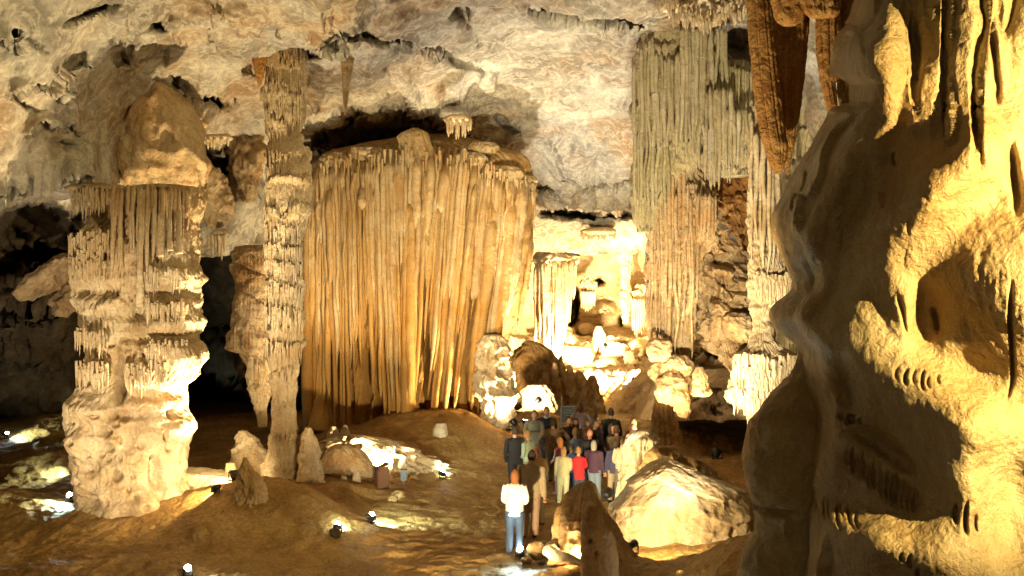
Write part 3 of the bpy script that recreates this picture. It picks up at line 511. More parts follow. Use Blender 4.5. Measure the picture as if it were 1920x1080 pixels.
# inner chamber: curtain of flutes, a thin column, hanging flutes, boulders
ch = empty('flowstone_curtain', P(1035, 690, 46), label='brilliantly lit pale drapery at the entrance of the inner chamber', category='flowstone curtain')
rockcol('core', [(488,1008,1078),(500,1004,1078),(560,1002,1070),(620,1010,1062),(670,1020,1055)], 46.3, M_white, ch, nth=160, H=0, fln=40, flamp=.08, lump=.1, dr=.5, seed=94)
rockcol('rim', [(470,1012,1076),(480,1000,1084),(490,1002,1082),(500,1010,1074)], 46, M_white, ch, nth=140, H=.5, tamp=.25, fln=30, flamp=.1, lump=.3, lsc=.6, dr=.6, seed=93, step=2)
drapery(ch, 46, (1000,1080), (1003,1077), [(1000,498),(1080,490)], [(1000,640),(1020,655),(1050,690),(1062,620),(1078,550)], 5.5, M_white, 95, dr=.5, out=.1, jb=26, jt=5)
rockcol('stone_column', [(440,1140,1200),(470,1154,1190),(490,1163,1184),(530,1165,1180),(560,1161,1183),(585,1166,1180),(607,1168,1178)], 49, M_white, nth=80, H=.8, tamp=.12, fln=12, flamp=.14, lump=.25, lsc=.8, seed=96, label='slim white column hanging in the middle of the inner chamber', category='column')
for i, (x0, x1, y0, y1, lab) in enumerate([(1186,1216,560,640,'short row of white flutes at the right of the inner chamber'),(1090,1116,545,585,'short row of white flutes at the left of the inner chamber')]):
    t = empty('stalactite_cluster', P((x0 + x1) / 2, y1, 48.6), label=lab, category='stalactites')
    rockcol('root', [(y0-26,x0+6,x1-6),(y0-10,x0-3,x1+3),(y0+6,x0,x1),(y0+16,x0+5,x1-8)], 49, M_white, t, nth=80, H=.5, tamp=.2, fln=14, flamp=.1, lump=.4, lsc=.6, dr=.4, seed=97 + i)
    xx = x0
    while xx < x1:
        link('stalactite', flute_mesh('stalactite', (xx - 960) * 48.6 / F, 48.6, CZ - (y0 - 540) * 48.6 / F, CZ - (y1 - rs.uniform(0, 26) - 540) * 48.6 / F, .07, .04, M_white, int(xx)), t); xx += 4
rockcol('stalagmite', [(612,1117,1127),(625,1112,1134),(650,1110,1136),(668,1114,1134)], 47.5, M_white, nth=60, H=0, fln=8, flamp=.08, lump=.15, lsc=.4, seed=99, label='knobbly white stalagmite in the middle of the inner chamber steps', category='stalagmite')
rockcol('stalagmite', [(700,1208,1213),(720,1203,1219),(748,1196,1226)], 42, M_mound, nth=50, H=0, fln=6, flamp=.04, lump=.06, lsc=.4, seed=100, label='small pointed stalagmite in front of the glowing chamber floor', category='stalagmite')
for i, (x, y, rx, ry, dd, lab) in enumerate([(1085,665,26,20,46,'rounded pale boulder on the left of the chamber steps'),(1155,662,30,16,46.5,'flat pale boulder at the centre of the chamber steps'),(1195,680,26,20,45.5,'pale boulder on the right of the chamber steps'),(1100,716,34,22,43.5,'glowing boulder below the chamber drapery')]):
    boulder('boulder', x, y, rx, ry, dd, M_white, lump=.25, lsc=.8, seed=101 + i, n=90, label=lab, category='boulder')
boulder('flat_slab', 1172, 722, 62, 22, 44, M_white, dr=.5, lump=.08, lsc=.8, seed=106, n=120, fn=lambda Q, a, b: np.sign(Q) * np.minimum(np.abs(Q) * 1.3, np.array([a, a, b * .75])), label='bright flat slab at the entrance of the inner chamber', category='boulder')

# ------------------------------------------------------------------ formations on the right
rc = empty('flowstone_curtain', P(1260, 700, 27), label='tall green-tinged drapery with rounded top reaching up to the ceiling', category='flowstone curtain')
rockcol('core', [(40,1245,1300),(50,1222,1330),(70,1203,1345),(100,1192,1348),(150,1190,1345),(300,1190,1310),(400,1192,1250),(435,1196,1238)], 27, M_green, rc, nth=300, step=2, H=1.3, tamp=.18, fln=70, flamp=.07, lump=.12, dr=.8, seed=111)
drapery(rc, 27, (1184,1345), (1187,1300), [(1185,125),(1210,80),(1240,130),(1300,110)], [(1185,400),(1200,440),(1240,425),(1252,300),(1280,290),(1300,300)], 7, M_green, 112, dr=.8, out=.05, jb=18, jt=10)
drapery(rc, 27, (1184,1345), (1262,1312), [(1262,70),(1340,60)], [(1262,280),(1280,310),(1290,260),(1312,290)], 7, M_green, 113, dr=.8, out=.25, jb=20, jt=8)
drapery(rc, 27, (1250,1400), (1298,1352), [(1298,60),(1345,70)], [(1298,320),(1352,270)], 7, M_green, 114, dr=.5, out=.1, jb=30, jt=8)
drapery(rc, 26.6, (1270,1400), (1303,1362), [(1300,180),(1330,172),(1365,176)], [(1300,330),(1325,352),(1345,345),(1362,330)], 7, M_green, 115, dr=.5, out=.1, jb=12, jt=4)
drapery(rc, 26.4, (1290,1410), (1340,1408), [(1340,215),(1365,208),(1408,214)], [(1340,350),(1365,330),(1390,300),(1408,330)], 6.5, M_green, 116, dr=.5, out=.0, jb=22, jt=4)
drapery(rc, 27.3, (1290,1410), (1312,1405), [(1312,140),(1350,128),(1405,140)], [(1312,178),(1350,190),(1405,200)], 6, M_green, 117, dr=.5, out=.2, jb=12, jt=5)
rockcol('lobe', [(118,1320,1400),(128,1310,1408),(150,1308,1412),(180,1316,1410),(214,1330,1412),(250,1345,1410),(300,1350,1408),(330,1350,1400)], 27.6, M_green, rc, nth=200, H=.8, tamp=.22, fln=40, flamp=.08, lump=.14, dr=.6, seed=118)
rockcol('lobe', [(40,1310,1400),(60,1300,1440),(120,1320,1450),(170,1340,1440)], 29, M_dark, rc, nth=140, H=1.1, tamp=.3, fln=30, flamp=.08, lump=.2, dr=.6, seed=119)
lo = rockcol('stone_column', [(290,1240,1275),(305,1225,1300),(330,1222,1318),(360,1218,1338),(400,1216,1342),(450,1214,1340),(480,1214,1316),(540,1213,1308),(600,1216,1300),(640,1222,1290),(668,1238,1284),(690,1240,1280),(720,1232,1290)],
    27.2, M_amber, nth=360, step=1.8, H=0, fln=26, flamp=.17, lump=.14, lsc=.7, dr=.7, seed=121, fine=.06, vertical=.35, bumps=[(1255,610,6,60,-.15),(1300,640,16,30,.1)], label='thick honey coloured column carrying the green-tinged drapery', category='column')
drapery(lo, 26.9, (1215,1345), (1300,1338), [(1300,365),(1340,370)], [(1300,440),(1315,465),(1338,440)], 6, M_amber, 122, dr=.6, out=.12, jb=12, jt=6)
drapery(lo, 27.1, (1212,1320), (1217,1300), [(1214,325),(1300,360)], [(1214,600),(1245,640),(1260,600),(1300,620)], 6, M_amber, 123, dr=.7, out=0, jb=70, jt=50, flat=.6)
mid = rockcol('rock_mass', [(430,1310,1350),(450,1300,1365),(500,1290,1400),(545,1285,1412),(600,1300,1410),(640,1325,1400),(665,1345,1395),(700,1370,1400)], 28.4, M_amber, nth=300, step=1.8, H=.9, tamp=.28, fln=40, flamp=.08, lump=.5, lsc=.8, dr=.6, seed=125, fine=.06,
    bumps=[(1350,490,30,12,-.8),(1390,500,16,26,-.6),(1318,560,10,30,-.5),(1360,610,26,26,.35),(1325,610,16,30,.2)], label='lumpy pitted rock mass hanging between the honey column and the white column', category='rock')
up = rockcol('rock_mass', [(325,1350,1410),(350,1340,1412),(380,1350,1412),(430,1372,1412),(470,1390,1412)], 29.4, M_rust, nth=160, step=2, H=.8, tamp=.3, fln=30, flamp=.06, lump=.6, lsc=.7, dr=.5, seed=126, label='rust red hollowed rock between the green-tinged drapery and the white column', category='rock')
wc = rockcol('stone_column', [(200,1408,1432),(300,1406,1440),(350,1406,1448),(400,1405,1450),(450,1408,1458),(480,1409,1462),(490,1410,1470),(520,1406,1480),(545,1404,1486),(570,1410,1472),(600,1413,1444),(622,1410,1446),(640,1404,1450),(655,1396,1470),(668,1380,1500),(700,1372,1503),(730,1370,1500),(756,1370,1470),(768,1398,1440),(790,1402,1416),(806,1404,1412)],
    26.2, M_white, nth=280, step=1.7, H=.62, tamp=.13, fln=44, flamp=.08, lump=.14, lsc=.6, dr=.7, seed=131, fine=.05, label='slim white column flaring into a frilled skirt beside the dark boulder', category='column')
drapery(wc, 26.1, (1402,1462), (1405,1460), [(1405,230),(1440,240),(1460,300)], [(1405,470),(1430,500),(1460,470)], 7, M_white, 132, dr=.7, out=.02, jb=30, jt=30)
s = 26.2 / F; pts = []
for i in range(460):
    x = rs.uniform(1372, 1500); yy = rs.choice([672, 690, 708, 726, 742, 540, 525]); 
    if yy < 600: x = rs.uniform(1406, 1482)
    u_ = (x - 1438) / 68; y = 26.2 - .7 * 66 * s * math.sqrt(max(0, 1 - u_ * u_)) * (1 if yy > 600 else .6) - .12
    pts.append(((x - 960) * s, y, CZ - (yy + rs.uniform(-8, 8) - 540) * s, rs.uniform(.15, .45), rs.uniform(.03, .06)))
drips('drip_fringe', pts, M_white, wc, 8)
ti = rockcol('stone_column', [(20,1440,1600),(60,1450,1590),(200,1455,1570),(300,1450,1560),(420,1450,1520),(500,1450,1500),(640,1460,1520),(760,1460,1520)], 30, M_green, nth=240, H=1.0, tamp=.34, fln=60, flamp=.09, lump=.15, dr=.6, seed=135, label='dim tiered column showing between the amber stalactites', category='column')
for i, (x, y, rx, ry, dd, lab) in enumerate([(1236,655,22,20,26.2,'rounded knob under the left edge of the honey column'),(1268,688,28,18,26.4,'wide bulging knob below the honey column'),(1240,698,20,22,26.6,'round knob at the left of the hanging bulbs'),(1260,728,28,30,26.2,'largest drooping bulb below the honey column'),(1385,615,30,28,27.2,'smooth rounded bulb hanging right of the honey column'),(1352,600,22,38,27.6,'elongated bulb right of the honey column'),(1280,752,14,30,26.3,'narrow hanging tip at the bottom of the bulbs')]):
    boulder('hanging_bulb', x, y, rx, ry, dd, M_amber, lump=.14, lsc=.4, seed=141 + i, n=110, label=lab, category='rock')
rockcol('hanging_bulb', [(688,1305,1318),(700,1298,1324),(725,1294,1331),(736,1292,1334),(742,1300,1328)], 26.2, M_amber, nth=90, H=.35, tamp=.05, fln=14, flamp=.04, lump=.06, lsc=.3, seed=149, label='conical bulb with a flat underside right of the drooping bulbs', category='rock')
rockcol('stone_column', [(730,1228,1262),(760,1226,1262),(800,1222,1268),(830,1214,1280)], 27.8, M_mound, nth=90, H=0, fln=8, flamp=.06, lump=.15, lsc=.6, seed=150, label='stubby brown pillar standing under the hanging bulbs', category='column')
# fringe under the ceiling above the right formations
fr = empty('stalactite_cluster', P(1310, 30, 25), label='crowded white stalactite fringe on the ceiling above the green-tinged drapery', category='stalactites')
for cx, cy, hw, h in [(1260,-4,40,26),(1320,12,50,34),(1370,-2,40,24)]:
    rockcol('root', [(cy-40,cx-hw,cx+hw),(cy,cx-hw,cx+hw),(cy+h*.6,cx-hw*.8,cx+hw*.8),(cy+h,cx-hw*.4,cx+hw*.4)], 25, M_white, fr, nth=140, H=.5, tamp=.14, fln=30, flamp=.08, lump=.2, lsc=.5, dr=.7, seed=int(cx))
for i in range(110):
    x = rs.uniform(1225, 1400); ty = interp(x, [(1225,0),(1290,28),(1330,36),(1400,10)]) + rs.uniform(-22, 6); dd = 25 - rs.uniform(.1, 1.1); ss = dd / F
    link('stalactite', flute_mesh('stalactite', (x - 960) * ss, dd, CZ - (ty - 540) * ss, CZ - (ty + rs.uniform(10, 34) - 540) * ss, 3.6 * ss, 1.8 * ss, M_white, 400 + i, n=7, rows=8), fr)
# amber stalactites close by
rockcol('stalactite', [(-160,1392,1440),(0,1400,1448),(80,1404,1454),(150,1410,1462),(220,1420,1470),(270,1430,1476),(300,1440,1474),(318,1449,1468),(326,1455,1462)], 14, M_rust, nth=160, step=2, H=0, fln=7, flamp=.035, vertical=.5, lump=.05, lsc=.5, dr=.6, seed=151, fine=.014, label='longest amber stalactite blade hanging close by at the upper right', category='stalactite')
rockcol('stalactite', [(-160,1440,1530),(0,1444,1518),(60,1446,1516),(130,1450,1508),(200,1456,1500),(260,1464,1492),(300,1469,1483),(318,1473,1480),(326,1475,1478)], 14.3, M_rust, nth=160, step=2, H=0, fln=7, flamp=.045, vertical=.5, lump=.06, lsc=.5, dr=.6, seed=152, fine=.014, label='dark reddish stalactite just behind the longest amber blade', category='stalactite')
rockcol('stalactite', [(-160,1440,1520),(0,1446,1514),(25,1450,1508),(40,1456,1502),(48,1470,1490)], 13.3, M_rust, nth=120, step=2, H=0, fln=6, flamp=.03, lump=.06, lsc=.4, dr=.6, seed=153, label='blunt brown stalactite stub in front of the reddish stalactite', category='stalactite')
rockcol('stalactite', [(-160,1500,1580),(0,1504,1576),(20,1508,1574),(32,1520,1568)], 13.2, M_rust, nth=120, step=2, H=0, fln=6, flamp=.03, lump=.07, lsc=.3, dr=.6, seed=154, label='frilled brown stalactite stub at the top, right of the blunt stub', category='stalactite')
rockcol('stalactite', [(-160,1526,1584),(0,1530,1578),(100,1532,1580),(150,1538,1572),(152,1538,1566),(200,1550,1572),(210,1552,1568)], 13.8, M_rust, nth=120, step=2, H=0, fln=7, flamp=.04, vertical=.4, lump=.05, lsc=.5, dr=.6, seed=155, label='orange stalactite nearest to the big smooth wall', category='stalactite')
rockcol('stalactite', [(-160,1580,1620),(0,1578,1612),(100,1568,1600),(180,1570,1598),(216,1578,1592)], 13.9, M_rust, nth=120, step=2, H=0, fln=7, flamp=.04, lump=.05, lsc=.5, dr=.6, seed=156, label='orange stalactite tucked against the big smooth wall', category='stalactite')

# ------------------------------------------------------------------ the big smooth wall close by on the right
LB = [(-900,1560),(-300,1620),(-40,1612),(40,1590),(64,1568),(90,1556),(130,1552),(146,1556),(152,1590),(196,1590),(206,1552),(230,1545),(300,1500),(360,1472),(400,1450),(440,1452),(480,1472),(520,1490),(545,1492),(575,1462),(592,1452),(612,1462),(640,1490),(660,1500),(800,1506),(900,1498),(960,1492),(1030,1498),(1100,1485),(1500,1450)]
pys = np.concatenate([np.arange(-900, -60, 14), np.arange(-60, 1120, 2.2), np.arange(1120, 1500, 14)])
L = np.interp(pys, [p[0] for p in LB], [p[1] for p in LB]); L = np.convolve(np.pad(L, 3, 'edge'), np.ones(7) / 7, 'valid')
uu = np.concatenate([np.linspace(0, .5, 260), np.linspace(.5, 1, 60)[1:]])
Lm = L[:, None]; X = Lm + (2750 - Lm) * uu[None, :] ** 1.12; Y = pys[:, None] + 0 * X
base = rbf([(1500,0,11),(1500,500,10.5),(1500,1080,10.2),(1600,0,10.3),(1600,500,9.9),(1600,1080,9.6),(1700,0,9.6),(1700,300,9.3),(1700,600,9.3),(1700,1080,9.0),(1820,0,9.0),(1820,500,8.8),(1820,1000,8.7),(1920,0,8.8),(1920,300,8.7),(1920,600,8.6),(1920,1080,8.4),(2100,300,8.6),(2100,900,8.6),(2750,0,8.6),(2750,500,8.6),(2750,1080,8.6),(1600,-900,8),(2750,-900,7.5),(1600,1500,8),(2750,1500,7.5)], X, Y)
edge = np.clip(1 - (X - Lm) / 70, 0, 1) ** 2 * 1.1
dep = base + edge
def G2(cx, cy, rx, ry, ang, A, p=1.0):
    a = math.radians(ang); u_ = ((X - cx) * math.cos(a) + (Y - cy) * math.sin(a)) / rx; v_ = (-(X - cx) * math.sin(a) + (Y - cy) * math.cos(a)) / ry
    return A * np.exp(-(u_ * u_ + v_ * v_) ** p)
for b in [(1655,110,50,120,0,-.55,1.3),(1600,105,50,42,0,-.25,1.3),(1780,330,130,60,-38,-.45,1.4),(1690,430,70,110,35,-.25,1.3),(1640,300,60,80,20,-.1,1),(2010,510,205,135,-8,-.34,1.8),(1960,650,140,90,0,-.12,1.5),
          (1740,590,34,60,8,.16,1.4),(1690,560,26,60,-12,-.16,1.2),(1545,380,40,140,24,-.25,1.2),(1500,480,26,120,-8,-.1,1),(1620,640,90,70,0,-.2,1.2),(1590,730,26,44,0,.2,1.4),(1535,780,28,60,0,.22,1.4),
          (1780,760,160,60,28,-.3,1.4),(1690,890,120,40,35,.26,1.3),(1560,930,70,40,25,.2,1.3),(1640,860,90,22,32,-.25,1.3),(1620,1020,70,60,20,-.35,1.3),(1800,900,70,110,0,-.3,1.3),(1900,960,60,110,0,.3,1.4),(1730,1040,80,50,10,-.2,1.2),(1830,700,60,40,0,.15,1)]:
    dep = dep + G2(*b)
q = np.stack([X / 60, Y / 240, 0 * X], -1)
fold = (np.abs(np.sin(X / 21 + 2.2 * fbm(q, 1, 3, .5, 160) + Y / 300)) ** .6)
wfold = sst(1680, 1712, X) * (1 - sst(1840, 1900, X + (Y - 100) * .1)) * (1 - sst(190, 300, Y - (X - 1700) * .3))
dep = dep - .22 * fold * wfold
fold2 = np.abs(np.sin(X / 27 + Y / 70 + 2 * fbm(q, 1, 3, .5, 161))) ** .7
dep = dep - .12 * fold2 * sst(1840, 1880, X) * (1 - sst(60, 200, Y))
fold3 = np.abs(np.sin((X + Y * .45) / 38 + 2.4 * fbm(q * .8, 1, 3, .5, 162)))
dep = dep - .07 * fold3 * (1 - sst(560, 700, Y)) * (1 - sst(1620, 1760, X)) * sst(210, 300, Y)
G = np.stack([(X - 960) / F * dep, dep, CZ - (Y - 540) / F * dep], -1)
n = normals(G); n *= np.where(n[..., 1:2] > 0, -1, 1)
wv = np.stack([fbm(G, 1.6, 3, seed=s_) for s_ in (171, 172, 173)], -1)
D = .15 * fbm(G + wv * .4, 1.6, 3, .45, 174) + .03 * fbm(G + wv * .3, .4, 4, .5, 175) + .012 * fbm(G, .1, 3, .5, 176) + .013 * sst(-.1, .5, fbm(G, 1.3, 2, .5, 178)) * fbm(G * np.array([1, 1, .18]), .10, 3, .5, 177, True)
G = G + n * D[..., None]
slot = 0 * X
# drip slots ('gills') in rows on the lower wall
for (x0, y0, x1, y1, n_, ln, wd, A) in [(1586,858,1712,938,13,44,2.3,.11),(1500,948,1604,968,10,30,2.3,.12),(1684,706,1756,712,6,24,2.2,.15),(1672,300,1700,420,2,30,3,.1),(1575,785,1612,792,5,12,3,.2),(1790,965,1828,975,3,40,4,.2),(1690,1050,1720,1068,3,20,3,.2)]:
    for i in range(n_):
        t = i / max(1, n_ - 1); cx = x0 + (x1 - x0) * t; cx += rs.uniform(-3, 3); cy = y0 + (y1 - y0) * t + rs.uniform(-7, 7); A_ = A * rs.uniform(.35, 1.1); wd_ = wd * rs.uniform(.6, 1.3); l2 = ln * (.45 + .55 * math.sin(math.pi * (.12 + .76 * t))) * rs.uniform(.8, 1.15)
        m_ = (np.abs(X - cx) < 26) & (np.abs(Y - cy) < l2 * 1.6)
        xx = X[m_]; yy = Y[m_]; cv = cx + 7 * ((yy - cy) / l2) ** 2
        slot[m_] += A_ * np.exp(-(((xx - cv) / wd_) ** 2 + ((yy - cy) / (l2 * .6)) ** 4))
for (cx, cy, wd, l2, A) in [(1893,640,3,90,.2),(1868,130,5,60,.2),(1835,250,6,60,.15),(1902,330,8,60,.25),(1752,600,4,22,.15),(1694,590,3,30,.12),(1716,85,5,60,.15)]:
    slot = slot + A * np.exp(-(((X - cx - 5 * np.sin((Y - cy) / 30)) / wd) ** 2 + ((Y - cy) / l2) ** 4))
cam_ = np.array([0, 0, CZ]); ray = G - cam_; G = cam_ + ray * (1 + slot / np.linalg.norm(ray, axis=-1))[..., None]
back = []      # the wall turns away behind its outline and has real thickness
for q_, (ox, oy) in enumerate([(.9, 7.0), (.5, 3.2), (.16, 1.2), (.02, .35)]):
    c = G[:, 0].copy(); k_ = (c[:, 1] + oy) / c[:, 1]; c[:, 0] = c[:, 0] * k_ + ox; c[:, 1] += oy; c[:, 2] = CZ + (c[:, 2] - CZ) * (1 + (k_ - 1) * .8); back.append(c)
G = np.concatenate([np.stack(back, 1), G], 1)
link('wall_right', mesh('wall_right', G, gridfaces(*G.shape[:2]), M_fore), None, (0, 0, 0), kind='structure')
rockcol('bulging_boulder', [(640,1500,1560),(680,1494,1580),(700,1482,1580),(720,1460,1580),(750,1432,1580),(790,1404,1580),(830,1393,1580),(860,1391,1580),(900,1396,1580),(940,1408,1580),(970,1418,1580),(1000,1416,1580),(1030,1400,1580),(1080,1384,1580),(1150,1380,1600)],
    11.2, M_fore, nth=260, step=2.2, H=0, fln=0, lump=.09, lsc=.8, dr=.75, seed=181, fine=.012, bumps=[(1440,950,40,8,-.1),(1430,900,30,40,.05)], label='dark bulging boulder against the left edge of the big smooth wall', category='boulder')

# ------------------------------------------------------------------ mounds at the lower right
rockcol('stalagmite', [(808,1190,1222),(815,1178,1232),(840,1166,1240),(870,1164,1246),(900,1166,1242),(925,1160,1248),(960,1150,1260)], 23.3, M_white, nth=200, step=1.8, H=.9, tamp=.10, fln=18, flamp=.09, lump=.16, lsc=.6, dr=.8, seed=191, bumps=[(1202,882,9,30,-.35),(1188,838,3,8,-.12),(1208,835,3,7,-.12),(1215,836,3,7,-.12)], label='fluted pale stump standing right beside the tour group', category='stalagmite')
def terraces(Q, a, b):
    t = (Q[..., 2] + .22 * fbm(Q, .8, 3, .5, 9)) / .42; f = t - np.floor(t); k = 1 + .045 * (1 - f) ** 2 + .03 * fbm(Q, .25, 3, .5, 12, True) - .07 * sst(.35, .6, fbm(Q, .5, 3, .5, 15))
    return np.stack([Q[..., 0] * k, Q[..., 1] * k, Q[..., 2] * (1 + .3 * (k - 1)) + .25 * np.exp(-((Q[..., 0] + .5) / .7) ** 2)], -1)
boulder('flowstone_mound', 1282, 992, 140, 100, 20.6, M_white, dr=.75, lump=.13, lsc=1.1, seed=192, n=300, fn=terraces, label='broad white flowstone mound glowing in its bowl at the lower right', category='mound')
rockcol('flowstone_mound', [(838,1225,1262),(850,1215,1292),(880,1205,1340),(920,1195,1392),(950,1190,1430),(1000,1180,1440)], 22.6, M_mound, nth=240, H=0, fln=0, lump=.28, lsc=1.0, dr=.5, seed=193, label='brown ridge sloping down behind the white mound', category='mound')
for i, (x, y, rx, ry, dd) in enumerate([(1262,880,14,10,21.4),(1270,898,17,12,21.2),(1250,866,10,6,21.6),(1256,902,9,7,21.0)]):
    boulder('stone', x, y, rx, ry, dd, M_white, lump=.05, lsc=.25, seed=200 + i, n=60, label=['rounded white stone, upper of those on the brown ridge','largest pale knob on the crest of the white mound','small flat stone highest on the brown ridge','little white pebble beside the largest knob'][i], category='stone')
rockcol('flowstone_mound', [(902,1096,1108),(908,1082,1118),(925,1066,1126),(950,1052,1138),(985,1040,1156),(1020,1034,1176),(1060,1028,1210),(1100,1010,1250),(1150,980,1290)], 17.4, M_mound, nth=220, step=2, H=0, fln=10, flamp=.04, lump=.15, lsc=.8, dr=.7, seed=211, label='brown peaked mound in front of the tour group', category='mound')
rockcol('stalagmite', [(948,1103,1118),(955,1096,1124),(975,1091,1129),(1010,1089,1131),(1060,1088,1133),(1120,1086,1136),(1180,1080,1142)], 15.6, M_mound, nth=110, step=2, H=0, fln=8, flamp=.03, lump=.07, lsc=.35, dr=.8, seed=212, fine=.02, bumps=[(1105,1010,4,5,-.08),(1118,1035,4,6,-.08)], label='nearest round-topped stalagmite post at the bottom of the picture', category='stalagmite')
rockcol('stalagmite', [(995,1138,1146),(1005,1132,1152),(1040,1128,1158),(1080,1128,1162),(1180,1124,1168)], 16, M_col, nth=90, step=2, H=.5, tamp=.04, fln=9, flamp=.04, lump=.07, lsc=.3, dr=.8, seed=213, label='knobbly stalagmite tucked right of the round-topped post', category='stalagmite')
# bright curling flowstone lip by the path lamp
def ribbon(name, pts, r, mat, **kw):
    P3 = [P(*p) for p in pts]; n_ = 60; out = []
    ts = np.linspace(0, len(P3) - 1, n_)
    A = np.array([list(p) for p in P3]); C = np.stack([np.interp(ts, np.arange(len(P3)), A[:, k]) for k in range(3)], -1)
    for _ in range(4): C[1:-1] = (C[:-2] + C[1:-1] * 2 + C[2:]) / 4
    T = np.gradient(C, axis=0); T /= np.linalg.norm(T, axis=1, keepdims=True); S = np.cross(T, [0, 0, 1]); S /= np.linalg.norm(S, axis=1, keepdims=True); U_ = np.cross(S, T)
    th = np.linspace(0, 2 * math.pi, 16, endpoint=False); rr = r * np.sin(np.linspace(.12, math.pi - .12, n_)) ** .4
    V = C[:, None] + rr[:, None, None] * (np.cos(th)[None, :, None] * S[:, None] * 1.2 + np.sin(th)[None, :, None] * U_[:, None])
    V = V + .03 * fbm(V, .2, 3, .5, 7)[..., None]
    return link(name, mesh(name, V, gridfaces(n_, 16, True), mat), None, tuple(C[0]), **kw)
ribbon('flowstone_lip', [(1056,1018,17.2),(1036,1022,17.2),(1030,1032,17),(1044,1042,16.9),(1066,1046,16.8),(1092,1056,16.6)], .10, M_white, label='brilliant white curling lip of stone at the foot of the peaked mound', category='rock')

# ------------------------------------------------------------------ the tour group
_dg_tmp = []
def ringtube(cs, rx, ry=None, n=14, side=(1, 0, 0), cap=True):
    C = np.array(cs, float); ry = rx if ry is None else ry; T = np.gradient(C, axis=0); T /= np.linalg.norm(T, axis=1, keepdims=True) + 1e-9
    S = np.array(side, float)[None] - T * (T @ np.array(side, float))[:, None]; S /= np.linalg.norm(S, axis=1, keepdims=True) + 1e-9; U_ = np.cross(T, S)
    th = np.arange(n) * 2 * math.pi / n; rx = np.broadcast_to(np.array(rx, float), len(C)); ry = np.broadcast_to(np.array(ry, float), len(C))
    V = C[:, None] + rx[:, None, None] * np.cos(th)[None, :, None] * S[:, None] + ry[:, None, None] * np.sin(th)[None, :, None] * U_[:, None]
    if cap: V = np.concatenate([C[:1, None].repeat(n, 1), V, C[-1:, None].repeat(n, 1)])
    return V.reshape(-1, 3), gridfaces(V.shape[0], n, True)
def smoothpath(pts, k=6):
    pts = [np.array(p, float) for p in pts]; out = []
    for i in range(len(pts) - 1):
        p0 = pts[max(0, i - 1)]; p1 = pts[i]; p2 = pts[i + 1]; p3 = pts[min(len(pts) - 1, i + 2)]
        for t in np.linspace(0, 1, k, endpoint=False):
            out.append(.5 * ((2 * p1) + (-p0 + p2) * t + (2 * p0 - 5 * p1 + 4 * p2 - p3) * t * t + (-p0 + 3 * p1 - 3 * p2 + p3) * t ** 3))
    out.append(pts[-1]); return np.array(out)
def cat(parts):
    Vs, Fs, o = [], [], 0
    for v, f in parts: Vs.append(v); Fs.append(f + o); o += len(v)
    return np.concatenate(Vs), np.concatenate(Fs)
def ellip(c, r, n=16, fn=None):
    v = np.linspace(0, math.pi, n); th = np.arange(2 * n) * math.pi / n; TH, VV = np.meshgrid(th, v)
    N_ = np.stack([np.sin(VV) * np.cos(TH), np.sin(VV) * np.sin(TH), np.cos(VV)], -1); Q = N_ * np.array(r)
    if fn is not None: Q = fn(N_, Q)
    return (Q + np.array(c)).reshape(-1, 3), gridfaces(n, 2 * n, True)
def fused(parts, voxel):
    """one continuous surface out of overlapping lofts"""
    V, Fq = cat(parts); me = mesh('tmp', V, Fq); o = bpy.data.objects.new('tmp', me); sc.collection.objects.link(o)
    m = o.modifiers.new('r', 'REMESH'); m.mode = 'VOXEL'; m.voxel_size = voxel; m.use_smooth_shade = True
    m2 = o.modifiers.new('s', 'SMOOTH'); m2.iterations = 3; m2.factor = .5
    dg = bpy.context.evaluated_depsgraph_get(); dg.update(); e = o.evaluated_get(dg); me2 = e.to_mesh()
    V2 = np.empty(len(me2.vertices) * 3, np.float32); me2.vertices.foreach_get('co', V2)
    F2 = np.empty(len(me2.loops), np.int32); me2.loops.foreach_get('vertex_index', F2); F2 = F2.reshape(-1, 4)
    e.to_mesh_clear(); bpy.data.objects.remove(o); bpy.data.meshes.remove(me)
    return V2.reshape(-1, 3), F2
SKIN = [plain('skin_fair', (.52, .27, .16), .5, nz=.06), plain('skin_ruddy', (.48, .19, .11), .5, nz=.06), plain('skin_brown', (.30, .15, .08), .5, nz=.06)]
_mats = {}
def cloth(col):
    if col not in _mats: _mats[col] = plain('cloth_fabric', col, .85, nz=.14, ns=14)
    return _mats[col]
M_eye = plain('eye_white', (.5, .48, .44), .3); M_mouth = plain('lip', (.35, .10, .07), .5)
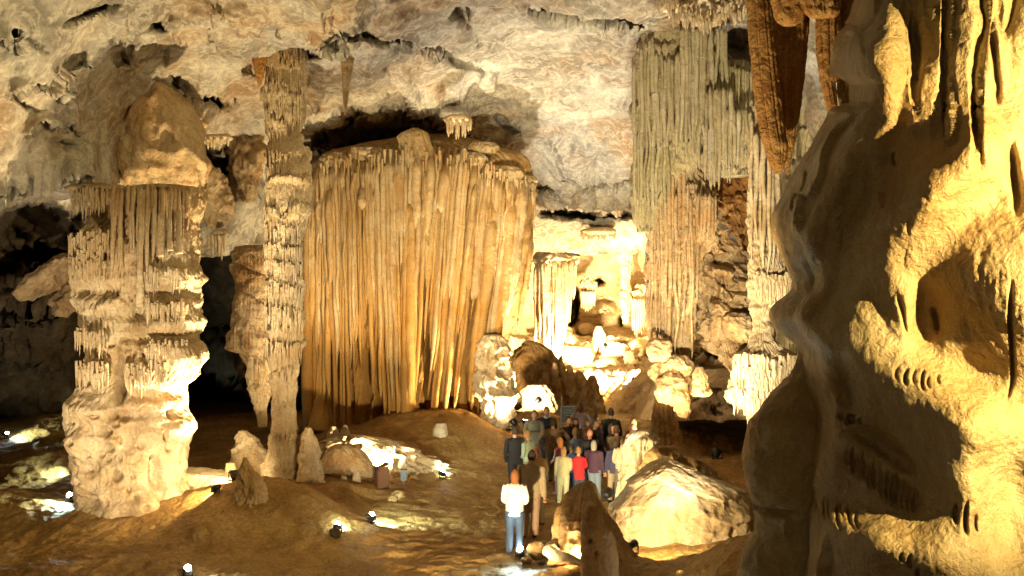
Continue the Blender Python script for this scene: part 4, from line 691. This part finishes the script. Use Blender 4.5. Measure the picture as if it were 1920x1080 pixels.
def person(px, top, H, face, arms, top_col, leg_col, hair_col, label, hair='short', skin=0, shoe=(.03, .025, .02), build=1.0, stride=.0, head_turn=0, collar=None, child=False, hem=.47, stripe=None, lean=0):
    d = 24.0
    for _ in range(12):
        X_ = (px - 960) / F * d; g = gz(X_, d); d = (CZ - H - g) * F / (top - 540)
    X_ = (px - 960) / F * d; g = gz(X_, d)
    t = empty('person', (X_, d, g - .01), label=label, category='person', group='tourists gathered in the cave'); t.rotation_euler = (math.radians(2.5 * math.sin(px * 1.7)), math.radians(2.2 * math.sin(px * 2.9)), math.radians(face))
    b = build; hs = .155 if child else .134; hz = H * (1 - hs / 2)
    sh = H * (.815 if not child else .79)
    def arm(sx):
        S_ = (sx * .112 * H * b, .0, sh - .012 * H)
        mode = arms[0] if sx < 0 else arms[-1]
        P_ = {'down': [(sx * .135 * b, .01, .62), (sx * .142 * b, -.03, .475)], 'pocket': [(sx * .155 * b, .03, .62), (sx * .115 * b, -.045, .50)],
              'cross': [(sx * .135 * b, -.05, .66), (-sx * .03, -.125, .665)], 'front': [(sx * .135 * b, -.01, .64), (sx * .045, -.12, .58)],
              'up': [(sx * .14 * b, -.06, .70), (sx * .05, -.13, .80)], 'hip': [(sx * .20 * b, .03, .66), (sx * .115 * b, -.03, .57)], 'behind': [(sx * .15 * b, .05, .63), (sx * .04, .095, .52)]}[mode]
        E = tuple(np.array(P_[0]) * H); W_ = tuple(np.array(P_[1]) * H); return S_, E, W_
    def fingers(W_, E, sx):
        dv = np.array(W_) - np.array(E); dv /= np.linalg.norm(dv); side = np.cross(dv, [0, 1, 0]); side = side / (np.linalg.norm(side) + 1e-9); nrm = np.cross(side, dv)
        out = []; pc = np.array(W_) + dv * .055 * H / 1.7 * 1.2
        for i, ln in enumerate((.062, .075, .08, .072, .055)):
            if i == 0:
                a = pc - dv * .03 + side * .03 * sx; dd_ = (dv * .6 + side * .8 * sx); 
            else:
                a = pc + dv * .02 + side * (.026 - .018 * (i - 1)) * sx; dd_ = dv
            a1 = a + dd_ * ln * .4; a2 = a1 + (dd_ * .85 - nrm * .4) * ln * .35; a3 = a2 + (dd_ * .6 - nrm * .7) * ln * .3
            out.append(ringtube([a, a1, a2, a3], np.array([.010, .0095, .0085, .006]) * H / 1.7, n=6))
        return out
    sx_ = stride * H
    def leg(sx):
        off = sx * sx_
        return [(sx * .052 * H, 0, .52 * H), (sx * .058 * H, -.01 * H + off * .45, .285 * H), (sx * .058 * H, off + .01 * H, .06 * H)]
    vox = .017 if H > 1.5 else .015
    # body: torso, limbs, palms fused into one surface; head and fingers grow out of it
    parts = [ringtube([(0, 0, z * H) for z in (.47, .53, .60, .68, .75, .80, .83)], np.array([.085, .09, .078, .085, .095, .09, .05]) * H * b, np.array([.06, .062, .052, .056, .058, .045, .035]) * H * b, 18),
             ringtube([(0, .004 * H, .80 * H), (0, .002 * H, hz - .03 * H)], .031 * H, n=12)]
    for sx in (-1, 1):
        S_, E, W_ = arm(sx); parts.append(ringtube(smoothpath([S_, E, W_], 5), np.linspace(.028, .016, 11) * H * b, n=10))
        dv = (np.array(W_) - np.array(E)); dv /= np.linalg.norm(dv); parts.append(ringtube([np.array(W_) - dv * .02, np.array(W_) + dv * .04, np.array(W_) + dv * .085], [.02 * H / 1.7, .034 * H / 1.7, .030 * H / 1.7], [.016, .018, .014], n=10))
        parts.append(ringtube(smoothpath(leg(sx), 5), np.linspace(.052, .024, 11) * H * b, n=12))
        an = np.array(leg(sx)[-1]); parts.append(ringtube([an + (0, .02, -.03), an + (0, -.05, -.045), an + (0, -.13, -.06)], [.03, .035, .02], [.03, .025, .015], n=10))
    body = fused(parts, vox * 1.1)
    hr = np.array([.043 if not child else .05, .054 if not child else .06, hs / 2]) * H
    ht = math.radians(head_turn); R_ = np.array([[math.cos(ht), -math.sin(ht), 0], [math.sin(ht), math.cos(ht), 0], [0, 0, 1]])
    def headfn(N_, Q):
        x, y, z = N_[..., 0], N_[..., 1], N_[..., 2]; fr_ = np.clip(-y, 0, 1)
        Q = Q.copy(); low = np.clip(-z, 0, 1); Q[..., 0] *= 1 - .30 * low ** 1.5; Q[..., 1] *= np.where(y > 0, 1 - .25 * low, 1 - .04 * low)
        nose = np.exp(-((x / .14) ** 2 + ((z + .16) / .20) ** 2)) * (y < 0) * .22
        sock = (np.exp(-(((np.abs(x) - .32) / .16) ** 2 + ((z - .06) / .11) ** 2))) * (y < 0) * .10
        brow = np.exp(-((x / .5) ** 2 + ((z - .22) / .1) ** 2)) * (y < 0) * .05; chin = np.exp(-((x / .25) ** 2 + ((z + .85) / .16) ** 2)) * (y < 0) * .08
        lips = np.exp(-((x / .2) ** 2 + ((z + .46) / .06) ** 2)) * (y < 0) * .05; cheek = np.exp(-(((np.abs(x) - .45) / .2) ** 2 + ((z + .22) / .2) ** 2)) * (y < 0) * .04
        Q[..., 1] -= (nose - sock + brow + chin + lips + cheek) * hr[1]; return Q @ R_.T
    hd = [ellip((0, -.008 * H, hz), hr, 22, headfn)]
    for sx in (-1, 1): hd.append(ellip(tuple(np.array([0, -.008 * H, hz - .01 * H]) + R_ @ np.array([sx * hr[0] * .98, .1 * hr[1], 0])), (.006 * H, .011 * H, .018 * H), 7))
    fg = []
    for sx in (-1, 1):
        S_, E, W_ = arm(sx)
        if (arms[0] if sx < 0 else arms[-1]) != 'pocket': fg += fingers(W_, E, sx)
    V, Fq = cat([body] + hd + fg); link('body', mesh('body', V, Fq, SKIN[skin]), t, local=True)
    for sx in (-1, 1):
        c = np.array([0, -.008 * H, hz]) + R_ @ np.array([sx * .32 * hr[0], -.88 * hr[1], .05 * hr[2]]); v, f = ellip(tuple(c), (.0075 * H, .005 * H, .0045 * H), 6); link('eye', mesh('eye', v, f, M_eye), t, local=True)
    c = np.array([0, -.008 * H, hz]) + R_ @ np.array([0, -.90 * hr[1], -.46 * hr[2]]); v, f = ellip(tuple(c), (.012 * H, .006 * H, .004 * H), 6); link('mouth', mesh('mouth', v, f, M_mouth), t, local=True)
    # hair
    if hair != 'bald':
        def hfn(N_, Q):
            x, y, z = N_[..., 0], N_[..., 1], N_[..., 2]
            cover = np.where(y < -.25, z - (.42 + .25 * np.clip(-y, 0, 1)), 1.0); cover = np.where((y >= -.25) & (y < .2), np.minimum(cover, z + .15 + (0 if hair == 'short' else .8)), cover); cover = np.where(y >= .2, z + (.55 if hair == 'short' else 1.5), cover)
            k_ = np.where(cover > 0, 1.13, .86); k_ = k_ + .05 * vn(N_ * 4, 3) + .03 * vn(N_ * np.array([14, 14, 3]), 4); Q = Q * k_[..., None]
            if hair in ('long', 'bob'):
                Lh = (1.55 if hair == 'long' else .75) * hr[2]; dn = np.clip(-z + .1, 0, 1) * (y > -.25); Q[..., 2] -= dn * Lh; Q[..., 0] *= 1 + .25 * dn; Q[..., 1] += .012 * dn
            return Q @ R_.T
        v, f = ellip((0, -.002 * H, hz + .004 * H), hr, 20, hfn); link('hair', mesh('hair', v, f, cloth(hair_col)), t, local=True)
    # trousers
    tp = [ringtube([(0, 0, z * H) for z in (.46, .50, .55, .59)], np.array([.07, .105, .098, .088]) * H * b, np.array([.05, .074, .07, .062]) * H * b, 18)]
    for sx in (-1, 1):
        Lg = leg(sx); Lg[-1] = (Lg[-1][0], Lg[-1][1], .03 * H); tp.append(ringtube(smoothpath(Lg, 5), np.array([.066, .064, .06, .056, .052, .048, .046, .044, .043, .042, .043]) * H * b, n=14))
    V, Fq = fused(tp, vox); V = V + .006 * fbm(V, .09, 3, .5, int(px))[:, None] * np.array([1, 1, .3]); link('trousers', mesh('trousers', V, Fq, cloth(leg_col)), t, local=True)
    for sx in (-1, 1):
        an = np.array(leg(sx)[-1]); v, f = ringtube([an + (0, .045, -.055 * H + .028), an + (0, .03, -.06 * H + .045), an + (0, -.03, -.06 * H + .045), an + (0, -.10, -.06 * H + .035), an + (0, -.16, -.06 * H + .022)], [.03, .042, .044, .045, .03], [.02, .045, .042, .032, .018], n=12)
        v[:, 2] = np.maximum(v[:, 2], .004); link('shoe', mesh('shoe', v, f, cloth(shoe)), t, local=True)
    # jacket or sweater
    jz = [hem - .005, hem + .01, .55, .62, .69, .75, .79, .815, .835, .85]
    jx = [.10, .110, .108, .104, .108, .113, .110, .092, .058, .042]; jy = [.07, .080, .078, .074, .074, .073, .066, .055, .044, .038]
    jp = [ringtube([(0, 0, z * H * (1 if not child else .985)) for z in jz], np.array(jx) * H * b, np.array(jy) * H * b, 20)]
    for sx in (-1, 1):
        S_, E, W_ = arm(sx); jp.append(ringtube(smoothpath([tuple(np.array(S_) * [.8, 1, 1]), S_, E, W_], 5), np.interp(np.linspace(0, 1, 16), [0, .3, .6, .9, 1], [.034, .037, .032, .026, .026]) * H * b, n=12))
    V, Fq = fused(jp, vox); V = V + .010 * fbm(V, .11, 3, .5, int(px) + 3)[:, None] * np.array([1, 1, .3]) - .004 * fbm(V * np.array([1, 1, 2.2]), .07, 2, .5, int(px) + 5, True)[:, None] * np.array([1, 1, 0])
    link('jacket', mesh('jacket', V, Fq, cloth(top_col)), t, local=True)
    if collar:
        v, f = ringtube([(0, 0, .822 * H), (0, 0, .838 * H), (0, -.003 * H, .858 * H)], np.array([.062, .056, .044]) * H, np.array([.052, .048, .042]) * H, 16); link('collar', mesh('collar', v, f, cloth(collar)), t, local=True)
    if stripe:
        for sx in (-1, 1):
            S_, E, W_ = arm(sx); c = smoothpath([S_, E, W_], 5) + np.array([sx * .034 * H * b, 0, .004]); v, f = ringtube(c, .008, .02, n=8, side=(1, 0, 0)); link('sleeve_stripe', mesh('sleeve_stripe', v, f, cloth(stripe)), t, local=True)
    return t
BLK = (.012, .012, .016); NAVY = (.02, .025, .05); JEAN = (.035, .06, .11); KHA = (.28, .22, .12); DK = (.05, .03, .015); BLO = (.30, .17, .055); BR = (.10, .05, .02)
person(964, 879, 1.66, 172, ['front'], (.72, .68, .60), JEAN, (.24, .08, .02), 'woman in white sweater and blue jeans with short ginger hair standing nearest the camera', hair='bob')
person(992, 845, 1.80, 168, ['down', 'pocket'], (.38, .29, .17), (.34, .22, .13), DK, 'man in loose taupe jacket and tan trousers just behind the woman in white', build=1.1, stride=.03)
person(1008, 834, 1.76, 215, ['front'], (.46, .29, .13), KHA, (.3, .2, .12), 'balding man in sandy orange shirt beside the man in the taupe jacket', hair='bald', skin=1)
person(967, 792, 1.74, 200, ['pocket'], BLK, (.014, .013, .014), DK, 'man dressed all in black with hands in pockets at the left edge of the group', stride=.04)
person(995, 804, 1.62, 235, ['front'], (.30, .38, .27), KHA, BLO, 'fair-haired person in a pale green sweater beside the man in black', skin=1)
person(999, 757, 1.74, 5, ['cross'], (.34, .28, .18), (.2, .15, .09), DK, 'man with crossed arms in a beige shirt at the back left of the group')
person(1026, 755, 1.76, -5, ['cross'], NAVY, (.05, .05, .05), DK, 'man with crossed arms in a navy sweater with white collar', collar=(.7, .7, .68))
person(1038, 784, 1.66, 185, ['hip'], (.26, .18, .10), (.22, .20, .11), DK, 'stout dark-haired person in a brown top and olive trousers near the left back', build=1.25)
person(1068, 781, 1.68, 20, ['front'], BLK, (.03, .03, .04), DK, 'dark-haired man in a black top right below the metal board')
person(1083, 783, 1.62, -15, ['down'], (.05, .04, .05), (.04, .04, .05), DK, 'dark-haired person facing us next to the man in a black top', hair='bob')
person(1090, 755, 1.66, 180, ['hip'], (.38, .25, .22), (.18, .14, .12), BR, 'brown-haired woman in a mauve top beside the metal board', hair='bob')
person(1080, 803, 1.50, 185, ['front'], (.14, .17, .20), JEAN, BLO, 'blond child in a blue-grey top in the middle of the group', child=True)
person(1116, 783, 1.72, 60, ['down'], BLK, (.05, .05, .06), DK, 'man in a black jacket with white sleeve stripes turned to the left', skin=2, stripe=(.7, .68, .62))
person(1104, 787, 1.62, 15, ['front'], (.22, .13, .07), (.1, .08, .06), BR, 'person in a brown shirt half hidden behind the striped jacket', skin=2)
person(1123, 772, 1.72, 120, ['down'], (.10, .05, .05), (.05, .05, .05), DK, 'dark-haired man in dark maroon at the back centre of the group')
person(1141, 764, 1.78, 190, ['pocket'], (.025, .035, .025), (.04, .04, .04), DK, 'tall man in a dark green jacket at the back of the group')
person(1111, 805, 1.66, 20, ['front'], BLK, (.05, .05, .06), DK, 'bald man with a glowing red scalp and black jacket', hair='bald', skin=1)
person(1116, 826, 1.46, 150, ['down', 'front'], (.07, .03, .06), (.20, .26, .34), (.34, .30, .24), 'grey-haired woman in a purple cardigan and light jeans', hair='bob', build=1.15)
person(1088, 833, 1.36, 190, ['front'], (.55, .02, .03), JEAN, (.30, .16, .07), 'child in a bright red jacket with light brown hair', child=True, hem=.42)
person(1073, 834, 1.26, 150, ['down'], (.12, .22, .40), NAVY, BR, 'child in a light blue top tucked behind the red jacket', child=True)
person(1055, 838, 1.38, 160, ['front', 'down'], (.44, .38, .20), (.42, .42, .25), (.34, .20, .07), 'sandy-haired youngster in khaki outfit and white shoes', hair='bob', shoe=(.7, .7, .68))
person(1049, 819, 1.44, 230, ['front'], (.45, .10, .12), (.36, .2, .18), (.46, .17, .04), 'red-haired girl with long hair in a pink and red jacket', hair='long', shoe=(.4, .25, .22), stripe=(.65, .55, .52))
person(1146, 794, 1.66, 60, ['front'], (.09, .08, .05), (.08, .07, .05), DK, 'dark-haired woman in an olive top looking left, beside the fluted stump', hair='bob')
person(1160, 797, 1.68, 150, ['down'], (.20, .15, .08), (.10, .08, .06), BR, 'brown-haired person in a tan-green top next to the fluted stump')
person(1150, 822, 1.52, 170, ['front', 'down'], (.05, .045, .10), (.36, .28, .17), DK, 'dark-haired woman in a dark blue top and khaki trousers', hair='bob')
person(1163, 818, 1.58, 195, ['front'], (.58, .44, .28), (.12, .11, .09), BR, 'person in a cream shirt and grey trousers partly behind the fluted stump')
person(1180, 784, 1.70, 80, ['down'], (.12, .06, .05), (.06, .05, .05), DK, 'ruddy bald man in dark red above the fluted stump', hair='bald', skin=1)
person(1193, 773, 1.70, 30, ['down'], (.22, .10, .06), (.06, .05, .05), BR, 'rightmost tourist of the group in a rusty top', skin=1)

# ------------------------------------------------------------------ small man-made things
def boxm(c, s, rz=0, bev=.012):
    import bmesh
    bm = bmesh.new(); bmesh.ops.create_cube(bm, size=1); bmesh.ops.scale(bm, vec=s, verts=bm.verts); bmesh.ops.bevel(bm, geom=bm.edges[:], offset=bev, segments=2, affect='EDGES')
    bmesh.ops.rotate(bm, cent=(0, 0, 0), matrix=Matrix.Rotation(rz, 3, 'Z'), verts=bm.verts); bmesh.ops.translate(bm, vec=c, verts=bm.verts)
    me = bpy.data.meshes.new('box'); bm.to_mesh(me); bm.free(); return me
def boxpart(name, c, s, mat, parent, rz=0, bev=.008):
    me = boxm(c, s, rz, bev); me.materials.append(mat); return link(name, me, parent, local=True)
p = ground_at(716, 914); t = empty('lamp_housing', p, label='slanted dark wooden lamp box at the right end of the arched boulder', category='lamp housing'); t.rotation_euler = (0, 0, .5)
for x_ in (-.14, .14): boxpart('side_board', (x_, 0, .24), (.03, .22, .48), M_wood, t)
boxpart('back_board', (0, -.10, .25), (.26, .025, .50), M_wood, t)
for k in range(4): boxpart('slat', (-.10 + .066 * k, -.125, .27), (.05, .02, .54), M_wood, t)
me = boxm((0, 0, 0), (.36, .30, .03)); me.transform(Matrix.Translation((0, -.02, .52)) @ Matrix.Rotation(-.45, 4, 'Y')); me.materials.append(M_wood); link('lid', me, t, local=True)
p = ground_at(757, 918); t = empty('post_lamp', p, label='small black lamp box on a short post beside the path', category='lamp')
boxpart('post', (0, 0, .12), (.03, .03, .26), M_metal, t); boxpart('lamp_box', (0, 0, .36), (.15, .12, .26), M_metal, t); boxpart('hood', (0, -.01, .50), (.17, .16, .02), M_metal, t)
p = P(1065, 792, 30.5); g_ = gz(p.x, p.y); t = empty('information_board', (p.x, p.y, g_), label='framed metal information board behind the tour group', category='sign')
zt = CZ - (762 - 540) / F * 30.5 - g_
boxpart('panel', (0, 0, zt - .26), (.40, .02, .48), plain('dull_board_face', (.13, .15, .12), .5), t)
boxpart('frame', (0, 0, zt), (.46, .04, .03), M_steel, t); boxpart('frame', (0, 0, zt - .52), (.46, .04, .03), M_steel, t)
for x_ in (-.22, .22): boxpart('post', (x_, 0, zt / 2), (.03, .035, zt), M_steel, t)
v, f = tube((-.19, .03, 0), (-.19, .03, zt + .32), .012); link('rod', mesh('rod', v, f, M_steel), t, local=True)
for k, (zz, ww) in enumerate([(.12, .24), (.2, .3), (.28, .14), (.36, .2)]): boxpart('plate', (0, -.014, zt - zz), (ww, .006, .02), M_steel, t, bev=.001)
# loose stones along the path, one standing in for a little shiny lamp
for i, (x, y, r_, lab) in enumerate([(735,936,9,'brown stone at the foot of the post lamp, left one'),(748,932,12,'brown stone at the foot of the post lamp, right one'),(776,896,7,'stone shape in place of the little shiny lamp right of the post lamp'),(628,1004,9,'dark wedge of stone holding the small lamp by the path'),(842,893,8,'round lamp stone beside the white path lamp'),(1006,1044,16,'oval lit stone between the jeans and the curling lip'),(988,1052,9,'small brown stone right of the feet of the woman in jeans'),(1018,1054,8,'small brown stone next to the oval lit stone'),(376,1008,11,'dark stubby stone in front of the hidden lamp on the left')]):
    g = ground_at(x, y + 4); s_ = g.y / F
    boulder('stone', x, 540 + (CZ - g.z - r_ * s_ * .5) / s_, r_, r_ * (.55 if i not in (3, 5, 8) else 1.1), g.y, M_mound if i != 3 else M_dark, lump=.09, lsc=.2, seed=300 + i, n=44, label=lab, category='stone')

# ------------------------------------------------------------------ lamps of the cave and added fill lights
def LP(px, py, d, up=0): v = P(px, py, d); v.z = max(gz(v.x, v.y), v.z) ; v.z += up; return v
def GL(x, y): return Vector((x, y, gz(x, y) + .02))
def path_lamp(loc, tgt, watts, label, cone=140):
    t = lamp(loc, tgt, watts, label, col=COOL, lens=M_steel, cone=cone, r=.07, h=.12, group='white path lamps')
    V, Fq = ellip((0, 0, .17), (.06, .06, .06), 10); link('bulb', mesh('bulb', V, Fq, M_lens), t, local=True)
    return t
lamp(LP(700,905,25.6), P(760,560,32), 2200, 'warm floodlight behind the arched boulder, shining up at the great drapery', cone=120, col=WARM, radius=.15)
lamp(LP(690,900,25.9), P(690,850,27.5), 350, 'warm floodlight close against the glowing mound', cone=130, col=WARM)
lamp(LP(462,985,21.9), P(330,560,21.4), 2600, 'warm floodlight hidden by the pointed stalagmite, shining at the massive column', cone=90, col=WARM, radius=.08)
lamp(LP(962,800,30.3), P(780,520,32), 1700, 'warm floodlight hidden behind the first tourists, aimed at the great drapery', cone=110, col=WARM)
lamp(LP(1215,850,24.6), P(1300,420,27), 900, 'warm floodlight behind the fluted stump, aimed at the right columns', cone=120, col=WARM)
lamp(LP(1060,712,44), P(1060,560,47), 3500, 'strong warm floodlight at the foot of the chamber drapery', cone=160, col=WARM)
lamp(LP(1190,720,41), P(1140,560,50), 5500, 'strong warm floodlight on the right of the chamber entrance', cone=150, col=WARM)
lamp(P(1135,655,45.6), P(1150,510,50), 3500, 'warm floodlight on the chamber steps', cone=160, col=WARM)
lamp(LP(1010,760,33.6), P(1008,740,34.5), 160, 'small warm floodlight in the glowing grotto', cone=130, col=WARM)
lamp(LP(985,800,31), P(1080,180,30), 3200, 'strong floodlight behind the tour group, aimed at the pale ceiling', cone=110, col=(1.0,.88,.68))
lamp(LP(1140,940,21.2), P(1205,850,23.3), 260, 'warm floodlight beside the fluted stump, grazing it', cone=130, col=WARM)
lamp(LP(1188,1064,17.6), P(1290,955,20.6), 420, 'warm floodlight right of the knobbly stalagmite, aimed at the white mound', cone=110, col=WARM, r=.07)
lamp(LP(1345,860,25), P(1440,560,26.2), 450, 'warm floodlight in the hollow beneath the white column', cone=120, col=WARM)
lamp(Vector((6.3,4.2,5.9)), P(1860,330,8.8), 4400, 'strong golden floodlight on the near side of the smooth wall', cone=82, blend=.4, col=(1.0,.75,.33), radius=.05)
lamp(LP(440,990,21.4), P(430,120,22), 520, 'floodlight behind the pointed stalagmite, shining straight up at the left ceiling', cone=100, col=(1.0,.80,.50), radius=.08)
lamp(GL(-13, 19), P(150,150,20), 480, 'floodlight in the left passage, aimed at the left ceiling', cone=110, col=(1.0,.76,.42))
lamp(GL(-6.8, 14.8), P(225,700,22), 2300, 'added fill light below the viewing point, aimed at the massive column', cone=54, blend=.6, col=(1.0,.80,.5))  # added front fill, out of view, to brighten the face of the column
lamp(LP(404,1002,20.8), P(330,950,21.6), 160, 'small warm floodlight between the stubby dark stone and the pointed stalagmite', cone=150, col=WARM, r=.07, h=.1)
lamp(LP(452,972,22.1), P(396,905,23.2), 260, 'warm floodlight behind the pointed stalagmite, aimed at the fallen block', cone=120, col=WARM, r=.07)
lamp(GL(2.3, 14.8), P(1290,370,27), 6200, 'floodlight below the viewing point, aimed at the tall right formations', cone=58, col=(1.0,.83,.52))
lamp(GL(1.0, 12), P(1470,60,14), 3000, 'floodlight below the viewing point, aimed at the amber stalactites', cone=46, col=WARM)
lamp(GL(-1.2, 15.2), P(770,430,31), 3200, 'floodlight below the viewing point, aimed at the great drapery', cone=50, col=(1.0,.80,.46))
lamp(GL(-.6, 14.4), P(960,880,25), 2000, 'added fill light below the viewing point, aimed along the path at the tourists', cone=64, col=(1.0,.78,.44))  # added warm fill for the tourists and the floor, out of view
path_lamp(ground_at(697,982), P(800,1000,22), 300, 'glaring white path lamp in the middle of the path')
path_lamp(ground_at(830,897), P(900,905,27.5), 160, 'white path lamp beside the round lamp stone near the mound')
path_lamp(ground_at(130,942), P(30,960,22), 250, 'white path lamp at the foot of the massive column')
path_lamp(ground_at(13,822), P(120,835,34), 250, 'farthest white lamp in the dark left passage')
path_lamp(ground_at(138,888), P(60,885,27), 130, 'white lamp peeping from behind the massive column')
path_lamp(ground_at(352,1084), P(450,1110,16), 80, 'white lamp at the very bottom edge of the picture')
lamp(Vector((-2.5, -1.5, 4.2)), P(1560,560,10), 190, 'added unseen fill light behind the viewing point, softly lighting the shaded side of the smooth wall', cone=60, blend=.9, col=(1.0,.78,.42), radius=.3)  # added weak fill behind the camera for the dark left half of the wall
path_lamp(ground_at(633,1000), P(700,985,22), 40, 'small white lamp on the dark wedge of stone by the path')
path_lamp(ground_at(975,1046), P(955,1000,18.5), 160, 'white path lamp at the feet of the woman in jeans')
lamp(P(1102,1052,16.9), P(1045,1030,17), 160, 'small warm lamp lighting the curling lip', col=WARM, cone=150, r=.05, h=.08)
lamp(LP(972,792,33.0), P(1050,710,36), 600, 'warm floodlight beside the pale blocky stalagmite, aimed at the brown ridge', cone=120, col=WARM)
